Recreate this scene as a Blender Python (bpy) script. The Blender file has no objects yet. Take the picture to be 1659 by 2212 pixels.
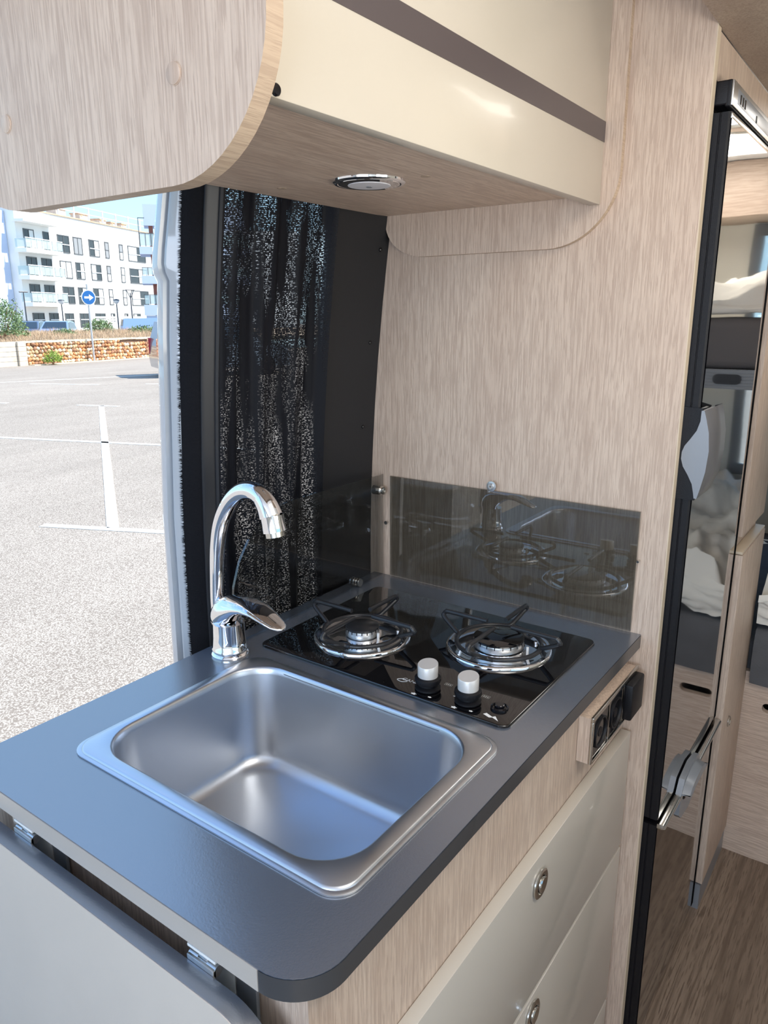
import bpy, bmesh, math, random
from mathutils import Vector, Matrix, noise
random.seed(7)
SC = bpy.context.scene
COL = SC.collection
PI = math.pi

# ------------------------------------------------------------------ camera
cd = bpy.data.cameras.new('camera')
cam = bpy.data.objects.new('camera', cd); COL.objects.link(cam)
cam.matrix_world = Matrix(((0.812288, -0.145493, 0.564819, 0),
                           (0.583245, 0.208842, -0.78499, 0),
                           (-0.003748, 0.967066, 0.254498, 1.43),
                           (0, 0, 0, 1)))
cd.sensor_fit = 'VERTICAL'; cd.sensor_height = 36; cd.lens = 26.035
cd.clip_start = 0.02; cd.clip_end = 600
SC.camera = cam

# ------------------------------------------------------------------ world, sun, lamps, exposure
SC.view_settings.view_transform = 'Standard'
SC.view_settings.look = 'None'
SC.view_settings.gamma = 1.0
SC.view_settings.exposure = 0.0
SC.view_settings.use_curve_mapping = False
wd = bpy.data.worlds.new('sky'); SC.world = wd; wd.use_nodes = True
nt = wd.node_tree; nt.nodes.clear()
tc = nt.nodes.new('ShaderNodeTexCoord'); sp = nt.nodes.new('ShaderNodeSeparateXYZ')
nt.links.new(tc.outputs['Generated'], sp.inputs[0])
cr = nt.nodes.new('ShaderNodeValToRGB')
e = cr.color_ramp.elements
e[0].position = 0.0; e[0].color = (0.62, 0.84, 0.96, 1)
e[1].position = 1.0; e[1].color = (0.16, 0.36, 0.85, 1)
m = e.new(0.14); m.color = (0.45, 0.74, 0.98, 1)
m = e.new(0.45); m.color = (0.36, 0.62, 1.0, 1)
nt.links.new(sp.outputs[2], cr.inputs[0])
mp = nt.nodes.new('ShaderNodeMapping'); mp.inputs['Scale'].default_value = (1, 1, 4)
nt.links.new(tc.outputs['Generated'], mp.inputs[0])
nz = nt.nodes.new('ShaderNodeTexNoise'); nz.inputs['Scale'].default_value = 3.2; nz.inputs['Detail'].default_value = 6
nt.links.new(mp.outputs[0], nz.inputs[0])
c2 = nt.nodes.new('ShaderNodeValToRGB'); c2.color_ramp.elements[0].position = 0.5; c2.color_ramp.elements[1].position = 0.75
nt.links.new(nz.outputs[0], c2.inputs[0])
mu = nt.nodes.new('ShaderNodeMath'); mu.operation = 'MULTIPLY'; mu.inputs[1].default_value = 0.5
nt.links.new(c2.outputs[0], mu.inputs[0])
mx = nt.nodes.new('ShaderNodeMixRGB'); mx.inputs[2].default_value = (0.95, 0.97, 1, 1)
nt.links.new(mu.outputs[0], mx.inputs[0]); nt.links.new(cr.outputs[0], mx.inputs[1])
bg = nt.nodes.new('ShaderNodeBackground'); bg.inputs[1].default_value = 1.6
nt.links.new(mx.outputs[0], bg.inputs[0])
wo = nt.nodes.new('ShaderNodeOutputWorld'); nt.links.new(bg.outputs[0], wo.inputs[0])

SUN = Vector((0.521, 0.373, 0.766)).normalized()
ld = bpy.data.lights.new('sun', 'SUN'); ld.energy = 8.0; ld.angle = 0.01; ld.color = (1, 0.95, 0.86)
lo = bpy.data.objects.new('sun', ld); COL.objects.link(lo); lo.rotation_euler = SUN.to_track_quat('Z', 'Y').to_euler(); lo.location = (20, 14, 25)

def area(name, loc, d, sx, sy, power, col):
    l = bpy.data.lights.new(name, 'AREA'); l.shape = 'RECTANGLE'; l.size = sx; l.size_y = sy; l.energy = power; l.color = col
    o = bpy.data.objects.new(name, l); COL.objects.link(o); o.location = loc
    o.rotation_euler = (-Vector(d)).to_track_quat('Z', 'Y').to_euler(); return o
area('ceiling_fill', (0.25, 0.55, 1.925), (0, 0, -1), 0.6, 0.6, 7, (1, 0.93, 0.83))  # added fill lamp under the closed ceiling, there is no hatch
area('windscreen_fill', (0.1, -1.42, 1.35), (0, 1, 0.25), 1.5, 0.75, 27, (0.68, 0.80, 1.0))  # added cool fill lamp just inside the windscreen opening
area('rear_ceiling_fill', (0.30, 2.45, 1.925), (0, 0, -1), 0.75, 0.6, 11, (1, 0.96, 0.9))  # added fill lamp below the ceiling, brightens the rear beds
area('aisle_side_fill', (0.94, 0.45, 1.18), (-1, 0, 0.95), 1.1, 0.5, 10, (1, 0.94, 0.86)).data.spread = math.radians(115)  # added fill lamp, tilted up to brighten cabinet doors and underside

# ------------------------------------------------------------------ materials
def nmat(name):
    m = bpy.data.materials.new(name); m.use_nodes = True
    return m, m.node_tree, m.node_tree.nodes['Principled BSDF']
def plain(name, col, rough=0.5, metal=0.0, ior=None, coat=0.0, var=0.0, vs=8.0, bump=0.0, bs=60.0, spec=None, emis=None):
    m, t, b = nmat(name)
    b.inputs['Base Color'].default_value = (*col, 1); b.inputs['Roughness'].default_value = rough
    b.inputs['Metallic'].default_value = metal
    if ior: b.inputs['IOR'].default_value = ior
    if coat: b.inputs['Coat Weight'].default_value = coat; b.inputs['Coat Roughness'].default_value = 0.05
    if spec is not None: b.inputs['Specular IOR Level'].default_value = spec
    if emis: b.inputs['Emission Color'].default_value = (*emis[0], 1); b.inputs['Emission Strength'].default_value = emis[1]
    c = t.nodes.new('ShaderNodeTexCoord')
    if var:
        n = t.nodes.new('ShaderNodeTexNoise'); n.inputs['Scale'].default_value = vs; n.inputs['Detail'].default_value = 5
        t.links.new(c.outputs['Object'], n.inputs[0])
        r = t.nodes.new('ShaderNodeValToRGB'); r.color_ramp.elements[0].position = 0.3; r.color_ramp.elements[1].position = 0.7
        r.color_ramp.elements[0].color = (*[x * (1 - var) for x in col], 1); r.color_ramp.elements[1].color = (*[min(1, x * (1 + var)) for x in col], 1)
        t.links.new(n.outputs[0], r.inputs[0]); t.links.new(r.outputs[0], b.inputs['Base Color'])
    if bump:
        n = t.nodes.new('ShaderNodeTexNoise'); n.inputs['Scale'].default_value = bs; n.inputs['Detail'].default_value = 3
        t.links.new(c.outputs['Object'], n.inputs[0])
        bp = t.nodes.new('ShaderNodeBump'); bp.inputs['Strength'].default_value = bump; bp.inputs['Distance'].default_value = 0.002
        t.links.new(n.outputs[0], bp.inputs['Height']); t.links.new(bp.outputs[0], b.inputs['Normal'])
    return m
def wood(name, light, mid, dark, axis='Z', rough=0.5, amt=1.0, coat=0.0, fs=(9, 260, 520), dis=0.1):
    m, t, b = nmat(name)
    c = t.nodes.new('ShaderNodeTexCoord')
    def mapped(s_across, s_along):
        k = t.nodes.new('ShaderNodeMapping'); s = [s_across] * 3; s['XYZ'.index(axis)] = s_along
        k.inputs['Scale'].default_value = s; t.links.new(c.outputs['Object'], k.inputs[0]); return k
    def nse(k, sc, det, dis=0.0):
        n = t.nodes.new('ShaderNodeTexNoise'); n.inputs['Scale'].default_value = sc; n.inputs['Detail'].default_value = det
        n.inputs['Distortion'].default_value = dis; t.links.new(k.outputs[0], n.inputs[0]); return n
    broad = nse(mapped(1, 0.10), fs[0], 4, 0.4 + dis)
    fine = nse(mapped(1, 0.045), fs[1], 4, dis)
    pore = nse(mapped(1, 0.06), fs[2], 3)
    r = t.nodes.new('ShaderNodeValToRGB'); r.color_ramp.elements[0].position = 0.32; r.color_ramp.elements[1].position = 0.68
    r.color_ramp.elements[0].color = (*mid, 1); r.color_ramp.elements[1].color = (*light, 1)
    t.links.new(broad.outputs[0], r.inputs[0])
    r2 = t.nodes.new('ShaderNodeValToRGB'); r2.color_ramp.elements[0].position = 0.36; r2.color_ramp.elements[1].position = 0.56
    r2.color_ramp.elements[0].color = (1, 1, 1, 1); r2.color_ramp.elements[1].color = (0, 0, 0, 1)
    t.links.new(fine.outputs[0], r2.inputs[0])
    r3 = t.nodes.new('ShaderNodeValToRGB'); r3.color_ramp.elements[0].position = 0.38; r3.color_ramp.elements[1].position = 0.5
    r3.color_ramp.elements[0].color = (1, 1, 1, 1); r3.color_ramp.elements[1].color = (0, 0, 0, 1)
    t.links.new(pore.outputs[0], r3.inputs[0])
    ad = t.nodes.new('ShaderNodeMath'); ad.operation = 'MAXIMUM'; t.links.new(r2.outputs[0], ad.inputs[0]); t.links.new(r3.outputs[0], ad.inputs[1])
    ml = t.nodes.new('ShaderNodeMath'); ml.operation = 'MULTIPLY'; ml.inputs[1].default_value = 0.52 * amt; t.links.new(ad.outputs[0], ml.inputs[0])
    x = t.nodes.new('ShaderNodeMixRGB'); t.links.new(ml.outputs[0], x.inputs[0]); t.links.new(r.outputs[0], x.inputs[1]); x.inputs[2].default_value = (*dark, 1)
    t.links.new(x.outputs[0], b.inputs['Base Color'])
    b.inputs['Roughness'].default_value = rough
    if coat: b.inputs['Coat Weight'].default_value = coat; b.inputs['Coat Roughness'].default_value = 0.25
    bp = t.nodes.new('ShaderNodeBump'); bp.inputs['Strength'].default_value = 0.25; bp.inputs['Distance'].default_value = 0.0006; bp.invert = True
    t.links.new(ad.outputs[0], bp.inputs['Height']); t.links.new(bp.outputs[0], b.inputs['Normal'])
    return m
OL, OM, OD = (0.68, 0.54, 0.43), (0.60, 0.46, 0.36), (0.36, 0.25, 0.19)
M = {}
M['oakZ'] = wood('oak_vertical', OL, OM, OD, 'Z')
M['oakY'] = wood('oak_lengthwise', OL, OM, OD, 'Y')
M['oakX'] = wood('oak_crosswise', OL, OM, OD, 'X')
M['oakdark'] = wood('oak_shadowed', (0.40, 0.31, 0.24), (0.32, 0.24, 0.19), (0.2, 0.14, 0.1), 'Z')  # darker oak copy, shade of the locker underside put into its colour
M['oakedge'] = wood('oak_edge_band', (0.52, 0.40, 0.29), (0.43, 0.32, 0.23), (0.30, 0.21, 0.15), 'Y', amt=0.8)
M['paleedge'] = plain('pale_edge_band', (0.66, 0.54, 0.40), 0.45, var=0.06)
M['cream'] = plain('gloss_cream', (0.53, 0.475, 0.395), 0.22, coat=0.15, bump=0.02, bs=6)
M['creamdrawer'] = plain('satin_cream', (0.53, 0.485, 0.42), 0.30, coat=0.25, bump=0.02, bs=8)
M['stripe'] = plain('taupe_stripe', (0.085, 0.068, 0.068), 0.3)
M['worktop'] = plain('slate_laminate', (0.078, 0.094, 0.124), 0.24, ior=3.3, bump=0.04, bs=500, var=0.05, vs=300)
M['wtedge'] = plain('slate_edge_band', (0.05, 0.052, 0.056), 0.2)
M['stripcream'] = plain('cream_edge_band', (0.46, 0.41, 0.36), 0.25)
M['flapface'] = plain('flap_laminate', (0.60, 0.53, 0.46), 0.38, ior=1.5, bump=0.03, bs=300, var=0.03)
M['chrome'] = plain('chrome', (0.86, 0.87, 0.9), 0.035, 1.0)
M['chromedull'] = plain('satin_chrome', (0.62, 0.61, 0.58), 0.16, 1.0)
M['alu'] = plain('cast_aluminium', (0.62, 0.63, 0.64), 0.32, 1.0, bump=0.1, bs=400)
M['silver'] = plain('silver_plastic', (0.27, 0.285, 0.31), 0.34, 0.3)
M['silverdark'] = plain('shaded_silver_plastic', (0.13, 0.125, 0.13), 0.35, 0.3)  # darker copy of the silver, shade of the handle bevel in its colour
M['railgrey'] = plain('bunk_rail_grey', (0.14, 0.135, 0.13), 0.4, 0.3)
M['matblack'] = plain('matt_black_gasket', (0.006, 0.006, 0.007), 0.9, spec=0.02)
M['knobsilver'] = plain('knob_silver', (0.62, 0.60, 0.58), 0.36, 0.35)
M['blackplastic'] = plain('black_plastic', (0.006, 0.006, 0.008), 0.42, bump=0.25, bs=900, spec=0.3)
M['blackgloss'] = plain('black_gloss', (0.006, 0.006, 0.008), 0.06)
M['hobglass'] = plain('hob_glass', (0.003, 0.003, 0.004), 0.02, ior=1.75)
M['enamel'] = plain('black_enamel', (0.02, 0.021, 0.024), 0.28)
M['print'] = plain('white_print', (0.8, 0.8, 0.78), 0.5)
M['printgrey'] = plain('grey_print', (0.35, 0.35, 0.33), 0.5)
M['fridgeface'] = plain('fridge_mirror_black', (0.012, 0.012, 0.013), 0.025, ior=2.2, coat=1.0)
M['white'] = plain('white_plastic', (0.75, 0.75, 0.74), 0.4)
M['lens'] = plain('frosted_lens', (0.72, 0.71, 0.74), 0.45)
M['ceiling'] = plain('ceiling_lining', (0.72, 0.71, 0.72), 0.6, bump=0.1, bs=80)
M['wallcream'] = plain('cream_lining', (0.72, 0.68, 0.58), 0.55)
M['rubber'] = plain('black_rubber', (0.004, 0.004, 0.006), 0.8, spec=0.2, bump=0.6, bs=300)
M['rail'] = plain('anthracite_rail', (0.016, 0.017, 0.021), 0.38, spec=0.4)
M['darkpanel'] = plain('anthracite_lining', (0.013, 0.013, 0.015), 0.55, spec=0.4, bump=0.15, bs=500, var=0.1, vs=5)
M['vanpaint'] = plain('van_paint', (0.40, 0.43, 0.47), 0.25, coat=0.6)
M['duvet'] = plain('white_bedding', (0.78, 0.75, 0.68), 0.8, bump=0.2, bs=120)
M['blanket'] = plain('grey_blanket', (0.10, 0.10, 0.105), 0.9, bump=0.4, bs=160, var=0.15, vs=12)
M['sheet'] = plain('dark_bunk_cloth', (0.12, 0.11, 0.11), 0.85, bump=0.2, bs=100)
M['floorwood'] = wood('floor_wood', (0.30, 0.22, 0.16), (0.22, 0.16, 0.115), (0.12, 0.08, 0.055), 'Y', rough=0.42, amt=1.5, fs=(5, 55, 300), dis=1.2)

def brushed(name, col, rough, axis):
    m, t, b = nmat(name); b.inputs['Metallic'].default_value = 1; b.inputs['Base Color'].default_value = (*col, 1)
    c = t.nodes.new('ShaderNodeTexCoord'); k = t.nodes.new('ShaderNodeMapping')
    s = [1, 1, 1]; s['XYZ'.index(axis)] = 0.02; k.inputs['Scale'].default_value = s
    t.links.new(c.outputs['Object'], k.inputs[0])
    n = t.nodes.new('ShaderNodeTexNoise'); n.inputs['Scale'].default_value = 600; n.inputs['Detail'].default_value = 3
    t.links.new(k.outputs[0], n.inputs[0])
    n2 = t.nodes.new('ShaderNodeTexNoise'); n2.inputs['Scale'].default_value = 14; n2.inputs['Detail'].default_value = 3; n2.inputs['Roughness'].default_value = 0.5
    t.links.new(c.outputs['Object'], n2.inputs[0])
    mr = t.nodes.new('ShaderNodeMapRange'); mr.inputs[1].default_value = 0.35; mr.inputs[2].default_value = 0.7; mr.inputs[3].default_value = rough; mr.inputs[4].default_value = rough + 0.07
    t.links.new(n2.outputs[0], mr.inputs[0]); t.links.new(mr.outputs[0], b.inputs['Roughness'])
    bp = t.nodes.new('ShaderNodeBump'); bp.inputs['Strength'].default_value = 0.12; bp.inputs['Distance'].default_value = 0.0003
    t.links.new(n.outputs[0], bp.inputs['Height']); t.links.new(bp.outputs[0], b.inputs['Normal'])
    return m
M['steel'] = brushed('brushed_steel', (0.57, 0.60, 0.65), 0.30, 'X')
M['ctl'] = brushed('brushed_control_panel', (0.62, 0.62, 0.62), 0.28, 'Y')

def glass(name, tint, rough=0.0, gl=1.0):
    m = bpy.data.materials.new(name); m.use_nodes = True; t = m.node_tree; t.nodes.clear()
    tr = t.nodes.new('ShaderNodeBsdfTransparent'); tr.inputs[0].default_value = (*tint, 1)
    g = t.nodes.new('ShaderNodeBsdfGlossy'); g.inputs[0].default_value = (gl, gl, gl, 1); g.inputs['Roughness'].default_value = rough
    f = t.nodes.new('ShaderNodeFresnel'); f.inputs[0].default_value = 1.55
    x = t.nodes.new('ShaderNodeMixShader'); o = t.nodes.new('ShaderNodeOutputMaterial')
    # reflect on the outer faces only (the pane is thin, so no internal reflection)
    ge = t.nodes.new('ShaderNodeNewGeometry'); iv = t.nodes.new('ShaderNodeMath'); iv.operation = 'SUBTRACT'; iv.inputs[0].default_value = 1.0
    t.links.new(ge.outputs['Backfacing'], iv.inputs[1]); mm_ = t.nodes.new('ShaderNodeMath'); mm_.operation = 'MULTIPLY'
    t.links.new(iv.outputs[0], mm_.inputs[0]); t.links.new(f.outputs[0], mm_.inputs[1]); m2_ = t.nodes.new('ShaderNodeMath'); m2_.operation = 'MULTIPLY'; m2_.inputs[1].default_value = 1.8; m2_.use_clamp = True
    t.links.new(mm_.outputs[0], m2_.inputs[0])
    t.links.new(m2_.outputs[0], x.inputs[0]); t.links.new(tr.outputs[0], x.inputs[1]); t.links.new(g.outputs[0], x.inputs[2]); t.links.new(x.outputs[0], o.inputs[0])
    return m
M['smoke'] = glass('smoked_glass', (0.62, 0.63, 0.62))
M['smokeclear'] = glass('lightly_smoked_glass', (0.76, 0.77, 0.77))
M['windowglass'] = glass('window_glass', (0.88, 0.93, 0.95))
def frosted():
    m = bpy.data.materials.new('balcony_glass'); m.use_nodes = True; t = m.node_tree; b = t.nodes['Principled BSDF']
    b.inputs['Base Color'].default_value = (0.52, 0.66, 0.66, 1); b.inputs['Roughness'].default_value = 0.2
    o = [n for n in t.nodes if n.type == 'OUTPUT_MATERIAL'][0]; tr = t.nodes.new('ShaderNodeBsdfTransparent'); x = t.nodes.new('ShaderNodeMixShader')
    x.inputs[0].default_value = 0.4; t.links.new(b.outputs[0], x.inputs[1]); t.links.new(tr.outputs[0], x.inputs[2]); t.links.new(x.outputs[0], o.inputs[0]); return m
M['balglass'] = frosted()

def mesh_net():
    m = bpy.data.materials.new('insect_mesh'); m.use_nodes = True; t = m.node_tree; b = t.nodes['Principled BSDF']
    b.inputs['Base Color'].default_value = (0.008, 0.009, 0.013, 1); b.inputs['Roughness'].default_value = 0.5; b.inputs['Specular IOR Level'].default_value = 0.12
    o = [n for n in t.nodes if n.type == 'OUTPUT_MATERIAL'][0]
    c = t.nodes.new('ShaderNodeTexCoord')
    k = t.nodes.new('ShaderNodeMapping'); k.inputs['Scale'].default_value = (300, 300, 420); t.links.new(c.outputs['Object'], k.inputs[0])
    v = t.nodes.new('ShaderNodeTexNoise'); v.inputs['Scale'].default_value = 1.0; v.inputs['Detail'].default_value = 1; t.links.new(k.outputs[0], v.inputs[0])
    k2 = t.nodes.new('ShaderNodeMapping'); k2.inputs['Scale'].default_value = (34, 34, 3.2); t.links.new(c.outputs['Object'], k2.inputs[0])
    p = t.nodes.new('ShaderNodeTexNoise'); p.inputs['Scale'].default_value = 1.0; p.inputs['Detail'].default_value = 5; p.inputs['Distortion'].default_value = 0.7; t.links.new(k2.outputs[0], p.inputs[0])
    w = t.nodes.new('ShaderNodeTexWave'); w.wave_type = 'BANDS'; w.bands_direction = 'Z'; w.inputs['Scale'].default_value = 110; w.inputs['Distortion'].default_value = 1.5; w.inputs['Detail'].default_value = 1
    t.links.new(c.outputs['Object'], w.inputs[0])
    ra = t.nodes.new('ShaderNodeMapRange'); ra.inputs[1].default_value = 0.45; ra.inputs[2].default_value = 0.70; ra.inputs[3].default_value = 0; ra.inputs[4].default_value = 0.26
    t.links.new(p.outputs[0], ra.inputs[0])
    rb = t.nodes.new('ShaderNodeMapRange'); rb.inputs[1].default_value = 0.53; rb.inputs[2].default_value = 0.60; t.links.new(v.outputs[0], rb.inputs[0])
    m1 = t.nodes.new('ShaderNodeMath'); m1.operation = 'MULTIPLY'; t.links.new(ra.outputs[0], m1.inputs[0]); t.links.new(rb.outputs[0], m1.inputs[1])
    m2 = t.nodes.new('ShaderNodeMath'); m2.operation = 'MULTIPLY'; t.links.new(m1.outputs[0], m2.inputs[0]); t.links.new(w.outputs[0], m2.inputs[1])
    m3 = t.nodes.new('ShaderNodeMath'); m3.operation = 'MULTIPLY'; m3.inputs[1].default_value = 3.6; m3.use_clamp = True; t.links.new(m2.outputs[0], m3.inputs[0])
    tr = t.nodes.new('ShaderNodeBsdfTransparent'); x = t.nodes.new('ShaderNodeMixShader')
    t.links.new(m3.outputs[0], x.inputs[0]); t.links.new(b.outputs[0], x.inputs[1]); t.links.new(tr.outputs[0], x.inputs[2]); t.links.new(x.outputs[0], o.inputs[0])
    return m
M['net'] = mesh_net()
# outdoors
def asphalt():
    m, t, b = nmat('asphalt'); c = t.nodes.new('ShaderNodeTexCoord')
    n = t.nodes.new('ShaderNodeTexVoronoi'); n.inputs['Scale'].default_value = 100; t.links.new(c.outputs['Object'], n.inputs[0])
    r = t.nodes.new('ShaderNodeValToRGB'); r.color_ramp.elements[0].position = 0.0; r.color_ramp.elements[0].color = (0.62, 0.53, 0.43, 1)
    r.color_ramp.elements[1].position = 0.62; r.color_ramp.elements[1].color = (0.27, 0.23, 0.19, 1)
    q = r.color_ramp.elements.new(0.36); q.color = (0.5, 0.45, 0.385, 1)
    t.links.new(n.outputs[0], r.inputs[0])
    k = t.nodes.new('ShaderNodeMapping'); k.inputs['Scale'].default_value = (1, 0.35, 1); k.inputs['Rotation'].default_value = (0, 0, 0.3); t.links.new(c.outputs['Object'], k.inputs[0])
    n2 = t.nodes.new('ShaderNodeTexNoise'); n2.inputs['Scale'].default_value = 0.8; n2.inputs['Detail'].default_value = 8; n2.inputs['Roughness'].default_value = 0.65; t.links.new(k.outputs[0], n2.inputs[0])
    r2 = t.nodes.new('ShaderNodeValToRGB'); r2.color_ramp.elements[0].position = 0.3; r2.color_ramp.elements[0].color = (0.80, 0.80, 0.80, 1); r2.color_ramp.elements[1].position = 0.7; r2.color_ramp.elements[1].color = (1, 1, 1, 1)
    t.links.new(n2.outputs[0], r2.inputs[0])
    x = t.nodes.new('ShaderNodeMixRGB'); x.blend_type = 'MULTIPLY'; x.inputs[0].default_value = 1; t.links.new(r.outputs[0], x.inputs[1]); t.links.new(r2.outputs[0], x.inputs[2])
    t.links.new(x.outputs[0], b.inputs['Base Color']); b.inputs['Roughness'].default_value = 0.9; b.inputs['Specular IOR Level'].default_value = 0.1
    return m
M['asphalt'] = asphalt()
M['roadpaint'] = plain('road_paint', (0.72, 0.71, 0.66), 0.7, var=0.12, vs=6)
M['render'] = plain('white_render', (0.83, 0.83, 0.81), 0.8)
M['bluerender'] = plain('pale_blue_render', (0.55, 0.63, 0.78), 0.8)
M['darkframe'] = plain('dark_window_frame', (0.11, 0.115, 0.12), 0.5)
M['paneg'] = plain('dark_glass', (0.05, 0.06, 0.065), 0.12)
M['blind'] = plain('rolled_blind', (0.70, 0.72, 0.72), 0.6)
M['greyblind'] = plain('grey_blind', (0.30, 0.31, 0.32), 0.6)
M['redbrown'] = plain('red_brown_render', (0.30, 0.11, 0.08), 0.8)
M['terracotta'] = plain('terracotta_tile', (0.62, 0.42, 0.28), 0.8, var=0.2, vs=2)
M['chimney'] = plain('chimney_render', (0.62, 0.56, 0.48), 0.8, var=0.15, vs=2)
M['stone1'] = plain('orange_stone', (0.58, 0.27, 0.12), 0.9, var=0.35, vs=9)
M['stone2'] = plain('tan_stone', (0.62, 0.42, 0.24), 0.9, var=0.3, vs=9)
M['stone3'] = plain('cream_stone', (0.70, 0.58, 0.42), 0.9, var=0.2, vs=9)
M['stone4'] = plain('brown_stone', (0.36, 0.19, 0.11), 0.9, var=0.3, vs=9)
M['mortar'] = plain('earth_joint', (0.20, 0.12, 0.08), 0.95, var=0.3)
M['ashlar'] = plain('pale_ashlar', (0.60, 0.52, 0.42), 0.9, var=0.15, vs=5)
M['earth'] = plain('dry_earth', (0.42, 0.32, 0.22), 0.95, var=0.25, vs=1.5)
M['dry'] = plain('dry_grass', (0.52, 0.38, 0.25), 0.9, var=0.4, vs=3)
M['leaf'] = plain('green_leaf', (0.16, 0.24, 0.10), 0.6, var=0.45, vs=8)
M['leafbright'] = plain('bright_green_leaf', (0.30, 0.42, 0.08), 0.6, var=0.4, vs=8)
M['signblue'] = plain('sign_blue', (0.01, 0.11, 0.34), 0.4)
M['signwhite'] = plain('sign_white', (0.8, 0.82, 0.84), 0.4)
M['galv'] = plain('galvanised_pole', (0.50, 0.51, 0.52), 0.45, 0.4)
M['darkpole'] = plain('dark_lamp_post', (0.07, 0.075, 0.085), 0.5)
M['carblue'] = plain('pale_blue_car_paint', (0.24, 0.33, 0.52), 0.2, 0.4, coat=0.8)
M['cardark'] = plain('dark_blue_car_paint', (0.06, 0.09, 0.16), 0.2, 0.3, coat=0.8)
M['vanblue'] = plain('blue_van_paint', (0.25, 0.38, 0.66), 0.3, coat=0.5)
M['suvgrey'] = plain('grey_suv_paint', (0.22, 0.24, 0.27), 0.25, 0.3, coat=0.8)
M['carglass'] = plain('car_glass', (0.03, 0.045, 0.06), 0.05)
M['tyre'] = plain('tyre', (0.02, 0.02, 0.02), 0.9)
M['taillight'] = plain('red_tail_light', (0.55, 0.01, 0.03), 0.15, coat=1.0)

# ------------------------------------------------------------------ mesh helpers
def prop(o, label=None, cat=None, group=None, kind=None):
    if label: o['label'] = label
    if cat: o['category'] = cat
    if group: o['group'] = group
    if kind: o['kind'] = kind
    return o
def thing(name, label, cat, loc=(0, 0, 0), group=None):
    o = bpy.data.objects.new(name, None); COL.objects.link(o); o.location = loc; o.empty_display_size = 0.05
    return prop(o, label, cat, group)
def wloc(o):
    v = Vector((0, 0, 0))
    while o is not None: v += o.location; o = o.parent
    return v
def part(name, bm, mat, parent=None, smooth=35, label=None, kind=None):
    """bm is given in world coordinates; the object's origin is its parent's."""
    off = wloc(parent) if parent is not None else Vector((0, 0, 0))
    bmesh.ops.recalc_face_normals(bm, faces=bm.faces)
    if smooth:
        lim = math.radians(smooth)
        for f in bm.faces: f.smooth = True
        for ed in bm.edges:
            if len(ed.link_faces) == 2 and ed.calc_face_angle(0) > lim: ed.smooth = False
    if off.length: bmesh.ops.translate(bm, verts=bm.verts, vec=-off)
    me = bpy.data.meshes.new(name); bm.to_mesh(me); bm.free()
    for mm in (mat if isinstance(mat, (list, tuple)) else [mat]): me.materials.append(mm)
    o = bpy.data.objects.new(name, me); COL.objects.link(o)
    if parent is not None: o.parent = parent
    if label: o['label'] = label
    if kind: o['kind'] = kind
    return o
def struct(name, bm, mat, parent=None, smooth=35):
    o = part(name, bm, mat, parent, smooth)
    if parent is None: o['kind'] = 'structure'
    return o
def B(): return bmesh.new()
def box(bm, x0, x1, y0, y1, z0, z1, r=0.0, seg=2, mi=0):
    t = bmesh.new()
    bmesh.ops.create_cube(t, size=1.0, matrix=Matrix.Translation(((x0 + x1) / 2, (y0 + y1) / 2, (z0 + z1) / 2)) @ Matrix.Diagonal((x1 - x0, y1 - y0, z1 - z0, 1)))
    if r: bmesh.ops.bevel(t, geom=t.edges[:], offset=r, segments=seg, profile=0.5, affect='EDGES')
    return merge(bm, t, mi)
def merge(bm, t, mi=0, mat=None):
    vm = {}
    for v in t.verts: vm[v] = bm.verts.new(mat @ v.co if mat else v.co)
    fs = []
    for f in t.faces:
        try: nf = bm.faces.new([vm[v] for v in f.verts])
        except ValueError: continue
        nf.material_index = mi; fs.append(nf)
    t.free(); return bm
def obox(bm, O, e, n, u0, u1, v0, v1, z0, z1, mi=0):
    vs = [bm.verts.new((O[0] + e[0] * u + n[0] * v, O[1] + e[1] * u + n[1] * v, z)) for z in (z0, z1) for v in (v0, v1) for u in (u0, u1)]
    for q in ((0, 1, 3, 2), (4, 6, 7, 5), (0, 4, 5, 1), (2, 3, 7, 6), (0, 2, 6, 4), (1, 5, 7, 3)):
        bm.faces.new([vs[i] for i in q]).material_index = mi
    return bm
def loop(bm, pts): return [bm.verts.new(p) for p in pts]
def bridge(bm, a, b, closed=True, mi=0):
    n = len(a)
    for i in range(n if closed else n - 1):
        bm.faces.new((a[i], a[(i + 1) % n], b[(i + 1) % n], b[i])).material_index = mi
def rrect(x0, x1, y0, y1, r, n=8):
    out = []
    rs = r if isinstance(r, (list, tuple)) else [r] * 4
    for (cx, cy, a0, rr) in ((x1 - rs[0], y1 - rs[0], 0, rs[0]), (x0 + rs[1], y1 - rs[1], 90, rs[1]), (x0 + rs[2], y0 + rs[2], 180, rs[2]), (x1 - rs[3], y0 + rs[3], 270, rs[3])):
        for i in range(n + 1):
            a = math.radians(a0 + 90 * i / n); out.append((cx + rr * math.cos(a), cy + rr * math.sin(a)))
    return out
def slab(bm, outer, holes, z0, z1, ax='z'):
    """flat plate from 2D outline(s) with holes, thickness between z0 and z1 along axis ax"""
    def P(p, z):
        return {'z': (p[0], p[1], z), 'y': (p[0], z, p[1]), 'x': (z, p[0], p[1])}[ax]
    t = bmesh.new(); es = []
    for lp in [outer] + list(holes):
        vs = [t.verts.new(P(p, z0)) for p in lp]
        es += [t.edges.new((vs[i], vs[(i + 1) % len(vs)])) for i in range(len(vs))]
    if holes: bmesh.ops.triangle_fill(t, edges=es, use_beauty=True)
    else: t.faces.new(vs)
    g = bmesh.ops.extrude_face_region(t, geom=t.faces[:])
    d = {'z': (0, 0, z1 - z0), 'y': (0, z1 - z0, 0), 'x': (z1 - z0, 0, 0)}[ax]
    bmesh.ops.translate(t, verts=[v for v in g['geom'] if isinstance(v, bmesh.types.BMVert)], vec=d)
    return merge(bm, t)
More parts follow.
